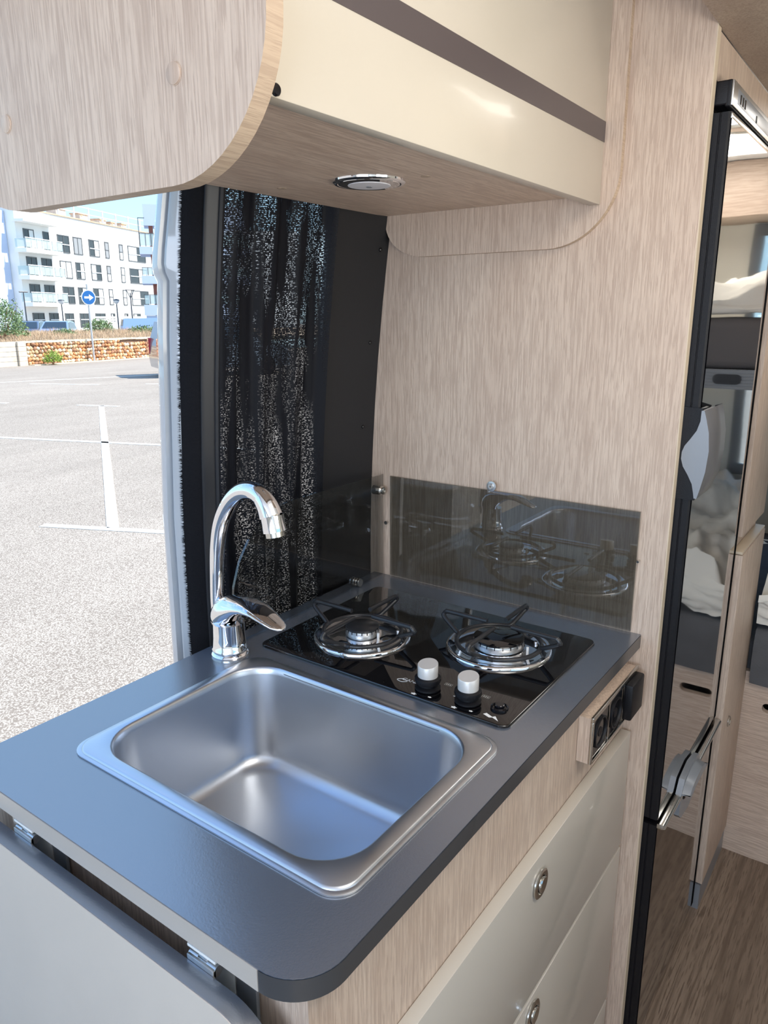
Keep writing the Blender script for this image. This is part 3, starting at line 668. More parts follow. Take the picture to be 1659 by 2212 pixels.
tube(b, pp, 0.00035, 5, closed=True); part('logo_outline', b, M['print'], t, smooth=0)

# ================================================================== splash guards
t = thing('glass_splash_guard', 'smoked glass splash guard on the oak partition behind the hob', 'splash guard', (-0.6, 1.21, 0.905))
b = B(); box(b, -0.8545, -0.3465, 1.2075, 1.2125, 0.9035, 1.117, 0.0006, 1); part('pane', b, M['smoke'], t)
b = B(); lathe(b, [(0.0095, 0), (0.0095, -0.0025), (0.0055, -0.003), (0.005, -0.006), (0.002, -0.006), (0.0018, -0.004)], (-0.622, 1.2075, 1.1255), 'y', 24, cap=False); part('retaining_washer', b, M['alu'], t)
b = B(); tube(b, [(-0.344, 1.2145, 1.031), (-0.344, 1.206, 1.031)], 0.0022, 10); part('edge_pin', b, M['chromedull'], t)
t = thing('glass_splash_guard', 'smoked glass splash guard with curved end standing along the worktop outer edge', 'splash guard', (-0.873, 1.0, 0.905))
pts = [(1.2075, 0.9035), (1.2075, 1.119), (0.93, 1.119)] + [(0.93 - 0.148 * math.sin(math.radians(a)), 1.119 - 0.16 * (1 - math.cos(math.radians(a)))) for a in range(15, 91, 15)] + [(0.782, 0.9035)]
b = B(); slab(b, pts, [], -0.8755, -0.8705, 'x'); part('pane', b, M['smokeclear'], t)
b = B(); lathe(b, [(0.0098, -0.006), (0.0098, 0.002), (0.0075, 0.005), (0.0075, 0.008), (0.0035, 0.009), (0, 0.007)], (-0.8705, 1.199, 1.086), 'x', 20, cap=False); lathe(b, [(0.010, -0.0062), (0.010, -0.018), (0.0, -0.018)], (-0.8693, 1.199, 1.086), 'x', 20, cap=False); part('wall_knob', b, M['chromedull'], t)
b = B(); tube(b, [(-0.8645, 1.2145, 1.016), (-0.8645, 1.208, 1.016)], 0.0025, 10); tube(b, [(-0.8645, 1.2085, 1.016), (-0.8645, 1.207, 1.016)], 0.004, 10); part('wall_screw', b, M['chromedull'], t)
b = B()
for dx, rr_ in ((-0.011, 0.0095), (-0.004, 0.0085), (0.003, 0.0085), (0.008, 0.0080)):
    lathe(b, [(0, 0), (rr_, 0), (rr_, 0.0028), (0, 0.0028)], (-0.874 + dx, 1.118, 0.9105), 'x', 20, cap=False)
part('glass_clamp', b, M['chromedull'], t)

# ================================================================== upper cabinet
t = thing('wall_cabinet', 'overhead cabinet with gloss cream doors and rounded oak end panels above the sink', 'cabinet', (-0.65, 0.8, 1.54))
def endpanel(y0, y1, name, back=-0.86):
    pts = [(-0.42, 1.925), (back, 1.925)]
    for k in range(13):
        a = math.radians(180 + 90 * k / 12); pts.append((back + 0.085 + 0.085 * math.cos(a), 1.5995 + 0.0625 * math.sin(a)))
    for k in range(15):
        a = math.radians(270 + 90 * k / 14); pts.append((-0.42 - 0.115 + 0.115 * math.cos(a), 1.65 + 0.113 * math.sin(a)))
    b = B(); slab(b, pts, [], y0, y1, 'y'); ob = part(name, b, [M['oakZ'], M['oakedge']], t)
    for p in ob.data.polygons:
        if abs(p.normal.y) < 0.5: p.material_index = 1
    return ob
ep = endpanel(0.442, 0.460, 'near_end_panel')
for x, z in ((-0.524, 1.620), (-0.781, 1.618)):
    b = B(); lathe(b, [(0.0093, -0.0001), (0.0093, -0.0004), (0.0086, -0.0004), (0.0085, -0.0012), (0.0079, -0.0016), (0, -0.0016)], (x, 0.442, z), 'y', 24, cap=False); part('cover_cap', b, M['oakZ'], ep)
endpanel(1.2035, 1.215, 'far_end_panel')
b = B(); box(b, -0.86, -0.467, 0.4605, 1.203, 1.612, 1.628); bp_ = part('bottom_panel', b, M['oakY'], t)
for x, y in ((-0.58, 0.905), (-0.8, 0.86)):
    b = B(); lathe(b, [(0.007, 0), (0.0068, -0.0004), (0, -0.0005)], (x, y, 1.612), 'z', 20, cap=False); part('cover_cap', b, M['oakedge'], bp_)
b = B(); box(b, -0.466, -0.448, 0.4608, 1.2028, 1.598, 1.920, 0.0012, 2); d = part('cabinet_door', b, M['cream'], t)
b = B(); box(b, -0.4482, -0.4472, 0.4612, 1.2024, 1.6868, 1.7155); part('taupe_stripe', b, M['stripe'], d, label='dark taupe stripe')
b = B(); lathe(b, [(0.0048, 0), (0.0048, 0.0022), (0.004, 0.003), (0, 0.003)], (-0.448, 0.4775, 1.6035), 'x', 16, cap=False); part('buffer', b, M['blackgloss'], d)
b = B(); box(b, -0.885, -0.868, 0.45, 1.21, 1.62, 1.92); part('back_panel', b, M['oakY'], t)
t = thing('downlight', 'round chrome downlight with frosted lens under the overhead cabinet', 'lamp', (-0.662, 0.888, 1.612))
c = (-0.662, 0.888, 1.612)
b = B(); lathe(b, [(0.051, 0), (0.0505, -0.0025), (0.048, -0.0045), (0.0445, -0.0045), (0.0435, -0.003), (0.0428, -0.0048), (0.030, -0.0058)], c, 'z', 56, cap=False); part('trim_ring', b, M['chrome'], t, smooth=40)
b = B(); lathe(b, [(0.030, -0.0055), (0.0295, -0.0065), (0.012, -0.0072), (0, -0.0074)], c, 'z', 40, cap=False); part('lens', b, M['lens'], t)
b = B(); lathe(b, [(0.0045, -0.0072), (0.004, -0.0082), (0, -0.0082)], c, 'z', 16, cap=False); part('touch_point', b, M['silver'], t)

# ================================================================== fridge
FX = -0.277
t = thing('fridge', 'tall slim fridge with mirror-black doors beside the partition', 'fridge', (-0.5, 1.46, 0.0))
b = B(); box(b, -0.80, -0.305, 1.236, 1.690, 0.01, 1.7545, 0.003); part('body', b, M['blackplastic'], t)
def fdoor(z0, z1):
    b = B(); prev = None
    prf = [(-0.306, 1.2365), (-0.2925, 1.2365), (-0.2915, 1.238), (-0.2905, 1.238), (-0.2895, 1.2365), (-0.2805, 1.2365), (-0.2775, 1.2385), (-0.2765, 1.243), (-0.2765, 1.684), (-0.2775, 1.6885), (-0.2805, 1.690), (-0.306, 1.690)]
    lo_ = loop(b, [(x, y, z0) for x, y in prf]); hi = loop(b, [(x, y, z1) for x, y in prf]); bridge(b, lo_, hi); b.faces.new(lo_); b.faces.new(hi)
    d = part('door', b, M['blackplastic'], t, smooth=20)
    # slightly wavy glossy skin
    f = B(); NYY, NZZ = 10, 40; g = []
    for j in range(NZZ + 1):
        z = z0 + 0.004 + (z1 - z0 - 0.008) * j / NZZ; row = []
        for i in range(NYY + 1):
            y = 1.2395 + (1.674 - 1.2395) * i / NYY
            row.append(f.verts.new((-0.2758 + 0.00022 * math.sin(z * 9 + 1) * math.sin(PI * i / NYY) + 0.0001 * math.sin(z * 31 + y * 13), y, z)))
        g.append(row)
    for j in range(NZZ):
        for i in range(NYY): f.faces.new((g[j][i], g[j][i + 1], g[j + 1][i + 1], g[j + 1][i]))
    part('door_skin', f, M['fridgeface'], d, smooth=80)
    k = B(); box(k, -0.279, -0.2752, 1.6745, 1.6902, z0, z1); part('gasket', k, M['matblack'], d); return d
du = fdoor(0.537, 1.7125); dl = fdoor(0.02, 0.525)
b = B(); box(b, -0.279, -0.2752, 1.2395, 1.688, 1.7035, 1.7115, 0.001); part('chrome_trim', b, M['chromedull'], du)
b = B(); box(b, -0.310, -0.282, 1.2365, 1.690, 1.722, 1.7545, 0.003, 3); box(b, -0.2875, -0.279, 1.2365, 1.690, 1.719, 1.7545, 0.0025, 3); cp = part('control_housing', b, M['blackplastic'], t)
b = B(); box(b, -0.280, -0.2768, 1.2375, 1.689, 1.7205, 1.7535, 0.001); part('control_panel', b, M['ctl'], cp)
b = B(); box(b, -0.2770, -0.2764, 1.268, 1.545, 1.7275, 1.7470, 0.0002)
pl_ = part('display_strip', b, M['silver'], cp)
b = B()
for y in (1.282, 1.298, 1.314): b = B(); box(b, -0.2766, -0.2755, y, y + 0.006, 1.7300, 1.7420); part('key', b, M['blackgloss'], cp)
b = B(); box(b, -0.2766, -0.2755, 1.405, 1.411, 1.728, 1.738)
part('key', b, M['blackgloss'], cp)
# upper handle: silver curved paddle wrapping round the door edge
SL = [(-0.2735, 1.2864), (-0.2738, 1.2697), (-0.2779, 1.2547), (-0.2863, 1.2407), (-0.2938, 1.2295), (-0.2971, 1.2194), (-0.2974, 1.2081), (-0.2934, 1.1956), (-0.285, 1.1829), (-0.2772, 1.1686), (-0.2736, 1.1538), (-0.2721, 1.1455)]
SR = [(-0.2678, 1.1454), (-0.2639, 1.1627), (-0.2589, 1.1898), (-0.2568, 1.2235), (-0.2597, 1.2526), (-0.2653, 1.274), (-0.2694, 1.2867)]
SO = [(-0.2597, 1.2917), (-0.2552, 1.2747), (-0.2506, 1.2497), (-0.2499, 1.2168), (-0.2533, 1.1829), (-0.262, 1.1576), (-0.2678, 1.1454)]
b = B(); bt = [(-0.3005, 1.291), (-0.3005, 1.142), (-0.2715, 1.142), (-0.2715, 1.1455), (-0.2726, 1.154), (-0.276, 1.169), (-0.284, 1.183), (-0.2925, 1.196), (-0.2962, 1.208), (-0.2958, 1.2194), (-0.2925, 1.2295), (-0.285, 1.2407), (-0.2767, 1.2547), (-0.2728, 1.2697), (-0.272, 1.29)]
slab(b, bt, [], 1.2335, 1.240, 'y'); hs = part('handle_mount', b, M['blackplastic'], du)
b = B(); slab(b, SL + SR, [], 1.232, 1.30, 'y'); hd = part('handle', b, M['silver'], du)
b = B(); f1 = [(x, 1.232, z) for x, z in SR[::-1]]; f2 = [(x, 1.243, z) for x, z in SO]; A_ = loop(b, f1); C_ = loop(b, f2); D_ = loop(b, [(x, 1.31, z) for x, z in SO]); E_ = loop(b, [(x - 0.004, 1.32, z) for x, z in SR[::-1]])
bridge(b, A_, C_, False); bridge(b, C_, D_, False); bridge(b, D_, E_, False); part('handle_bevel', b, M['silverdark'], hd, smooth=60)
# lower rail with central grip
b = B(); tube(b, [(-0.2665, 1.238, 0.5265), (-0.2665, 1.688, 0.5265)], 0.0055, 12, flat=0.8); box(b, -0.277, -0.2655, 1.2365, 1.69, 0.5215, 0.5315, 0.001); rl = part('handle_rail', b, M['chromedull'], dl)
b = B(); 
lens_ = [(1.345, 0.487), (1.365, 0.470), (1.42, 0.462), (1.475, 0.470), (1.495, 0.487), (1.495, 0.530), (1.475, 0.556), (1.42, 0.566), (1.365, 0.556), (1.345, 0.530)]
slab(b, lens_, [], -0.2735, -0.2625, 'x'); hub = part('grip', b, M['silver'], dl)
b = B(); pr = None
for k in range(9):
    a = k / 8; y = 1.352 + 0.136 * a; h = 0.024 * math.sin(PI * a) ** 0.5 + 0.002
    cur = loop(b, [(-0.2625, y, 0.530 - 0.002), (-0.2625, y, 0.530 + h), (-0.248, y, 0.530 + h * 0.7), (-0.246, y, 0.530 + 0.004)])
    if pr: bridge(b, pr, cur)
    else: b.faces.new(cur)
    pr = cur
b.faces.new(pr); part('grip_lip', b, M['silver'], hub)
b = B(); lathe(b, [(0.013, 0), (0.013, 0.012), (0.010, 0.014), (0, 0.014)], (-0.2735, 1.375, 0.522), 'x', 20, cap=False); part('grip_pivot', b, M['blackgloss'], hub)
b = B(); lathe(b, [(0.013, 0), (0.013, 0.012), (0.010, 0.014), (0, 0.014)], (-0.2735, 1.465, 0.522), 'x', 20, cap=False); part('grip_pivot', b, M['blackgloss'], hub)

# panel above the fridge and the ceiling locker
t = thing('fridge_surround', 'pale oak filler panel above the fridge beside the partition', 'panel', (-0.29, 1.5, 1.77))
b = B(); box(b, -0.320, -0.3025, 1.2335, 1.693, 1.757, 1.8185); box(b, -0.7, -0.321, 1.2335, 1.693, 1.757, 1.767); part('panel', b, M['oakZ'], t)
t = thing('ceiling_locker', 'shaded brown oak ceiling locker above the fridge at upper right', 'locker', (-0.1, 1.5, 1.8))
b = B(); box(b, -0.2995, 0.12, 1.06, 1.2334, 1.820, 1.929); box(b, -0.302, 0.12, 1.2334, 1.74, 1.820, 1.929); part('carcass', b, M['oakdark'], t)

# wardrobe beyond the fridge
t = thing('wardrobe', 'narrow oak wardrobe with small lock between fridge and rear bed', 'wardrobe', (-0.5, 1.83, 0.0))
b = B(); box(b, -0.89, -0.284, 1.6935, 1.966, 0.0, 1.8135); part('carcass', b, M['oakZ'], t)
b = B(); box(b, -0.2835, -0.261, 1.697, 1.966, 0.075, 0.925, 0.001); d = part('door', b, M['oakZ'], t)
b = B(); lathe(b, [(0.012, 0), (0.0135, 0.0015), (0.0135, 0.003), (0.010, 0.0045), (0.009, 0.003), (0, 0.003)], (-0.261, 1.775, 0.488), 'x', 24, cap=False); part('push_knob', b, M['chromedull'], d)
b = B(); box(b, -0.2835, -0.268, 1.703, 1.966, 0.965, 1.81, 0.001); part('door', b, M['oakZ'], t)
b = B(); box(b, -0.2835, -0.2625, 1.697, 1.966, 0.927, 0.933, 0.0005); part('ledge', b, M['paleedge'], t)
b = B(); box(b, -0.2835, -0.264, 1.697, 1.966, 0.0, 0.07); part('plinth', b, M['silver'], t, label='grey ribbed plinth strip')

# ================================================================== rear bunk beds
def bedding(name, x0, x1, y0, y1, base, amp, freq, seed, drop, mat, parent, nx=70, ny=50, lump=0.0):
    b = B(); g = []
    for j in range(ny + 1):
        s = j / ny; row = []
        for i in range(nx + 1):
            u = i / nx; x = x0 + (x1 - x0) * u
            fold = noise.fractal(Vector((x * freq + seed, s * freq * 1.3, seed)), 0.8, 2.2, 5)
            rid = abs(noise.noise(Vector((x * freq * 1.4 - s * 3, s * freq * 1.1 + seed, 3.3))))
            if s < 0.22:   # hanging front part
                k = s / 0.22; z = base - drop * (1 - k) ** 1.0; y = y0 - 0.012 * math.sin(PI * k) + amp * 0.25 * fold
                z += amp * 0.3 * fold
            else:
                k = (s - 0.22) / 0.78; y = y0 + (y1 - y0) * k; z = base + amp * (fold + 0.9 - 1.6 * rid) + lump * math.sin(PI * min(1, k * 1.1)) * (0.6 + 0.4 * math.sin(x * 5 + seed))
            row.append(b.verts.new((x, y, z)))
        g.append(row)
    for j in range(ny):
        for i in range(nx): b.faces.new((g[j][i], g[j][i + 1], g[j + 1][i + 1], g[j + 1][i]))
    return part(name, b, mat, parent, smooth=80)
t = thing('rear_bed', 'lower rear bed on an oak base with grey blanket and white duvet', 'bed', (0.1, 2.5, 0.0))
b = B(); slab(b, [(-0.95, 0), (0.945, 0), (0.945, 0.54), (-0.95, 0.54)], [rrect(-0.215, -0.13, 0.437, 0.462, 0.0115, 5)], 1.97, 1.988, 'y'); part('base_panel', b, M['oakX'], t)
b = B(); box(b, -0.95, 0.945, 1.99, 3.10, 0.5, 0.62, 0.02, 3); part('mattress', b, M['blanket'], t)
bedding('blanket', -0.25, 0.945, 1.955, 3.1, 0.665, 0.012, 5, 2.0, 0.15, M['blanket'], t)
tt = thing('duvet', 'rumpled white duvet lying on the lower rear bed', 'duvet', (0.1, 2.5, 0.66))
bedding('cover', -0.25, 0.94, 1.945, 3.08, 0.785, 0.060, 6.5, 5.0, 0.10, M['duvet'], tt, 110, 80, 0.16)
t = thing('upper_bunk', 'upper rear bunk with ribbed grey aluminium front rail and dark cloth', 'bunk bed', (0.1, 2.5, 1.25))
b = B(); box(b, -0.95, 0.945, 1.975, 2.95, 1.262, 1.30); part('slatted_base', b, M['ceiling'], t)
b = B(); box(b, -0.25, 0.945, 1.955, 1.973, 1.258, 1.305)
for k in range(6): box(b, -0.25, 0.945, 1.951, 1.955, 1.261 + k * 0.0075, 1.265 + k * 0.0075)
part('front_rail', b, M['railgrey'], t)
b = B(); slab(b, rrect(-0.20, -0.135, 1.270, 1.294, 0.011, 5), [], 1.946, 1.951, 'y'); part('latch', b, M['blackplastic'], t)
b = B(); box(b, -0.25, 0.945, 1.96, 2.95, 1.306, 1.425, 0.02, 3); part('mattress', b, M['sheet'], t)
tt = thing('duvet', 'white duvet lying on the upper rear bunk below the ceiling', 'duvet', (0.1, 2.5, 1.43))
bedding('cover', -0.25, 0.9, 1.975, 2.93, 1.455, 0.03, 5, 9.0, 0.02, M['duvet'], tt, 80, 50, 0.05)
t = thing('rear_locker', 'oak locker fixed high on the rear wall above the window', 'locker', (0, 3.0, 1.8))
b = B(); box(b, -0.9, 0.94, 2.86, 3.125, 1.755, 1.928, 0.002); part('carcass', b, M['oakX'], t)
t = thing('ceiling_lamp', 'oval chrome lamp on the white ceiling above the rear bunk', 'lamp', (-0.05, 2.38, 1.93))
b = B(); lathe(b, [(0.06, 0), (0.058, -0.008), (0.048, -0.011), (0.04, -0.008), (0, -0.010)], (-0.05, 2.38, 1.93), 'z', 32, cap=False); part('ring', b, M['chromedull'], t)

# ================================================================== OUTDOORS
GZ = -0.55
b = B(); v = [b.verts.new(p) for p in ((-34.6, -40, GZ), (30, -40, GZ), (30, 60, GZ), (-34.6, 60, GZ))]; b.faces.new(v)
gr = struct('trim_1', b, M['asphalt'], smooth=0); gr.name = 'car_park_ground'; gr['label'] = 'sunlit speckled asphalt of the car park'; 
def line(p, q, w):
    p = Vector(p); q = Vector(q); d = (q - p).normalized(); s = Vector((-d.y, d.x)) * w / 2
    b = B(); lo_ = [b.verts.new((*xy, GZ + 0.001)) for xy in (p - s, q - s, q + s, p + s)]; hi = [b.verts.new((vv.co.x, vv.co.y, GZ + 0.006)) for vv in lo_]
    bridge(b, lo_, hi); b.faces.new(hi); part('painted_line', b, M['roadpaint'], gr, smooth=0)
line((-6.21, 4.10), (-15.5, 10.25), 0.115)
line((-6.86, 3.75), (-5.2, 4.50), 0.105)
line((-16.1, 10.03), (-15.05, 10.40), 0.12)
line((-13.9, 6.0), (-8.2, 8.07), 0.12)
line((-18.9, 8.9), (-17.9, 9.3), 0.12)
line((-24.2, 11.5), (-22.3, 17.5), 0.12)
line((-22.7, 12.6), (-20.6, 13.6), 0.12)
line((-19.6, 14.6), (-18.6, 15.0), 0.12)
# field / upper lot behind the wall
b = B(); N1, N2 = 24, 10; g = []
for i in range(N1 + 1):
    row = []
    for j in range(N2 + 1):
        x = -33.5 - 9.5 * j / N2; y = -20 + 80 * i / N1
        row.append(b.verts.new((x, y, 0.32 + 0.30 * math.sin(PI * 0.5 * min(1, j / N2 * 1.3)) + 0.05 * noise.noise(Vector((x, y, 0))) - (0.9 if j == N2 else 0))))
    g.append(row)
for i in range(N1):
    for j in range(N2): b.faces.new((g[i][j], g[i][j + 1], g[i + 1][j + 1], g[i + 1][j]))
f_ = part('field', b, M['earth']); f_['kind'] = 'structure'
b = B(); v = [b.verts.new(p) for p in ((-140, -60, -0.22), (-42.8, -60, -0.22), (-42.8, 140, -0.22), (-140, 140, -0.22))]; b.faces.new(v)
f_ = part('upper_street', b, M['asphalt'], smooth=0); f_['kind'] = 'structure'
# stone wall
W0 = Vector((-31.75, 17.6)); W1 = Vector((-32.98, 26.2)); we = (W1 - W0).normalized(); wn_ = Vector((we.y, -we.x))
if wn_.dot(-W0) < 0: wn_ = -wn_
t = thing('stone_wall', 'low orange rubble stone wall along the far edge of the car park', 'wall', (W0.x, W0.y, GZ))
LW = (W1 - W0).length
b = B(); obox(b, W0, we, wn_, 0.0, LW + 3, -0.45, -0.06, GZ, 0.42); part('backing', b, M['mortar'], t, smooth=0)
stones = []
for k in range(8):
    tb = bmesh.new(); bmesh.ops.create_icosphere(tb, subdivisions=1, radius=1.0)
    for v in tb.verts:
        v.co *= 1 + 0.22 * noise.noise(v.co * 1.7 + Vector((k * 3.1, 0, 0)))
        v.co.y = max(-0.75, min(0.75, v.co.y))
    for f in tb.faces: f.smooth = True
    for mm in range(4):
        me = bpy.data.meshes.new('stone'); tb.to_mesh(me); me.materials.append(M['stone%d' % (mm + 1)]); stones.append(me)
    tb.free()
ang = math.atan2(we.y, we.x); cnt = 0
zrow = GZ + 0.07
rowh = 0.163
for r_ in range(6):
    u = random.uniform(0, 0.1)
    while u < LW and cnt < 300:
        w = random.uniform(0.10, 0.24); h = rowh * random.uniform(0.45, 0.62)
        o = bpy.data.objects.new('stone', random.choice(stones)); COL.objects.link(o); o.parent = t
        p = W0 + we * (u + w / 2) + wn_ * (-0.05 + random.uniform(-0.02, 0.02))
        o.location = (p.x - W0.x, p.y - W0.y, zrow - GZ + rowh * r_ + random.uniform(-0.025, 0.025))
        o.rotation_euler = (random.uniform(-0.3, 0.3), random.uniform(-1.3, 1.3), ang + random.uniform(-0.3, 0.3)); o.scale = (w * 0.62, 0.10, h * 1.15); cnt += 1
        u += w * 0.97
b = B(); nseg = 30
for k in range(nseg): obox(b, W0, we, wn_, LW * k / nseg, LW * (k + 1) / nseg - 0.01, -0.45, 0.02, 0.40 + 0.012 * math.sin(k * 7.3), 0.475 + 0.015 * math.sin(k * 3.7))
part('coping', b, M['stone3'], t)
b = B(); obox(b, W0, we, wn_, 0.0, LW + 3, 0.03, 0.45, GZ + 0.001, GZ + 0.03); part('kerb_strip', b, M['stone3'], t)
t = thing('gate_pier', 'squared pale ashlar gate pier at the left end of the stone wall', 'pier', (-31.7, 17.1, GZ))
for k in range(5):
    b = B(); z = GZ + k * 0.205
    obox(b, W0, we, wn_, -0.42, -0.02, -0.40, 0.08, z, z + 0.197); part('block', b, M['ashlar'], t)
for k in range(5):
    b = B(); z = GZ + k * 0.205
    obox(b, W0, we, wn_, -1.5, -0.43, -0.30, -0.02, z, z + 0.195); part('block', b, M['ashlar'], t)
# vegetation
def bush(name, label, c, rx, ry, rz, n, leaf, mat, seed):
    rnd = random.Random(seed)
    t = thing(name, label, 'bush', (c[0], c[1], c[2]))
    b = B()
    for i in range(n):
        a = rnd.uniform(0, 2 * PI); ph = math.acos(rnd.uniform(-0.3, 1)); rr_ = rnd.uniform(0.55, 1.0) * (0.85 + 0.3 * noise.noise(Vector((math.cos(a) * 2, math.sin(a) * 2, ph * 2 + seed))))
        p = Vector((c[0] + rx * rr_ * math.sin(ph) * math.cos(a), c[1] + ry * rr_ * math.sin(ph) * math.sin(a), c[2] + rz * 0.35 + rz * rr_ * math.cos(ph) * 0.75))
        d = Vector((rnd.gauss(0, 1), rnd.gauss(0, 1), rnd.gauss(0.5, 1))).normalized(); s = d.cross(Vector((rnd.gauss(0, 1), rnd.gauss(0, 1), rnd.gauss(0, 1)))).normalized()
        L = leaf * rnd.uniform(0.6, 1.3); b.faces.new([b.verts.new(q) for q in (p - d * L, p + s * L * 0.45, p + d * L, p - s * L * 0.45)])
    part('foliage', b, mat, t, smooth=0, kind='stuff')
    b = B()
    for k in range(5):
        a = rnd.uniform(0, 6.28); tube(b, [(c[0], c[1], c[2]), (c[0] + 0.3 * rx * math.cos(a), c[1] + 0.3 * ry * math.sin(a), c[2] + rz * 0.45), (c[0] + 0.6 * rx * math.cos(a), c[1] + 0.6 * ry * math.sin(a), c[2] + rz * 0.8)], [0.03, 0.02, 0.008], 6)
    part('stem', b, M['stone4'], t)
bush('bush', 'large dark green bush at the left frame edge behind the stone wall', (-36.2, 19.0, 0.25), 1.5, 1.3, 2.15, 3600, 0.06, M['leaf'], 1)
bush('small_bush', 'bright green weed growing at the foot of the stone wall', (-31.25, 18.5, GZ), 0.42, 0.50, 0.62, 900, 0.045, M['leafbright'], 2)
bush('bush', 'mid-height green bush just right of the round road sign', (-40.5, 27.2, 0.3), 0.9, 1.15, 1.15, 1800, 0.06, M['leaf'], 3)
bush('bush', 'small green bush left of the road sign post', (-38.4, 23.6, 0.3), 0.7, 0.8, 0.6, 900, 0.06, M['leaf'], 4)
bush('bush', 'low green shrub in front of the blue van', (-38.2, 28.6, 0.3), 0.9, 1.2, 0.75, 1100, 0.06, M['leaf'], 5)
bush('bush', 'green bush beside the doorway pillar at the right end of the field', (-39.2, 31.2, 0.3), 0.9, 1.3, 1.0, 1300, 0.06, M['leaf'], 6)
rnd = random.Random(11); b = B()
for i in range(26000):
    y = rnd.uniform(12, 36); x = -32.45 - (y - 17.6) * 0.143 - 8.8 * rnd.random() ** 1.4
    h = rnd.uniform(0.14, 0.38) * (0.8 + 0.5 * noise.noise(Vector((x * 0.7, y * 0.7, 0)))); z = 0.31 + 0.30 * math.sin(PI * 0.5 * min(1, max(0, -33.5 - x) / 9.5 * 1.3))
    a = rnd.uniform(0, PI); w = 0.012; dx, dy = rnd.gauss(0, 0.08), rnd.gauss(0, 0.08)
    b.faces.new([b.verts.new((x - w * math.cos(a), y - w * math.sin(a), z)), b.verts.new((x + w * math.cos(a), y + w * math.sin(a), z)), b.verts.new((x + dx, y + dy, z + h))])
o = part('dry_grass', b, M['dry'], None, smooth=0); prop(o, 'dry brown grass and weeds behind the stone wall', 'grass', kind='stuff')

# road sign
t = thing('road_sign', 'round blue road sign with white right arrow on a grey pole', 'road sign', (-33.1, 21.75, GZ))
P0 = Vector((-31.9, 21.25)); 
P0 = Vector((-31.95, 21.0))
t.location = (P0.x, P0.y, GZ)
b = B(); tube(b, [(P0.x, P0.y, GZ), (P0.x, P0.y, 2.95)], 0.045, 12); part('pole', b, M['galv'], t)
nd = Vector((0.42, -0.907, 0)); nd = Vector((0.99, -0.14, 0)).normalized()
sd = Vector((-nd.y, nd.x, 0))
def disc(r, off, mat, name, n=40, par=None):
    b = B(); c = Vector((P0.x, P0.y, 2.36)) + nd * off; lo_ = []; hi = []
    for i in range(n):
        a = 2 * PI * i / n; q = c + sd * r * math.cos(a) + Vector((0, 0, r * math.sin(a))); lo_.append(b.verts.new(q)); hi.append(b.verts.new(q + nd * 0.012))
    bridge(b, lo_, hi); b.faces.new(lo_); b.faces.new(hi); return part(name, b, mat, par)
dd = disc(0.345, 0.05, M['signwhite'], 'sign_plate', par=t); disc(0.305, 0.063, M['signblue'], 'blue_field', par=dd)
b = B(); c = Vector((P0.x, P0.y, 2.36)) + nd * 0.078
ar = [(-0.21, 0.045), (0.02, 0.045), (0.02, 0.14), (0.23, 0.0), (0.02, -0.14), (0.02, -0.045), (-0.21, -0.045)]
b.faces.new([b.verts.new(c + sd * x + Vector((0, 0, z))) for x, z in ar]); part('arrow', b, M['signwhite'], dd, smooth=0)

# lamp posts
def lamp_post(x, y, top, label, style):
    t = thing('street_lamp', label, 'street lamp', (x, y, -0.22), group='street lamps')
    b = B(); tube(b, [(x, y, -0.22), (x, y, top - 0.2)], [0.06, 0.04], 8); part('post', b, M['darkpole'], t)
    b = B()
    if style == 'globe':
        lathe(b, [(0.04, -0.34), (0.17, -0.22), (0.23, -0.10), (0.23, -0.06)], (x, y, top), 'z', 16, cap=False); part('diffuser', b, M['white'], t); b = B()
        lathe(b, [(0.25, -0.07), (0.20, 0.0), (0.0, 0.05)], (x, y, top), 'z', 16, cap=False); part('hood', b, M['darkpole'], t)
    elif style == 'fork':
        for s in (-1, 1): tube(b, [(x, y, top - 0.6), (x + 0.06 * s, y + 0.28 * s, top)], 0.03, 6)
        tube(b, [(x - 0.06, y - 0.34, top), (x + 0.06, y + 0.34, top)], 0.035, 6); part('fork_head', b, M['darkpole'], t)
    else:
        tube(b, [(x, y, top - 0.25), (x, y, top)], 0.04, 6); tube(b, [(x - 0.02, y - 0.3, top), (x + 0.02, y + 0.3, top)], 0.05, 6); part('arm_head', b, M['darkpole'], t)
lamp_post(-52.6, 29.5, 3.25, 'street lamp with flat arm head at the shaded building corner', 'arm')
lamp_post(-52.8, 32.45, 2.75, 'street lamp with hooded lantern below the lowest balcony', 'globe')
lamp_post(-50.7, 35.7, 2.8, 'street lamp with hooded lantern left of the forked lamp', 'globe')
lamp_post(-47.4, 34.6, 3.4, 'tall dark street lamp with forked Y head by the blue van', 'fork')

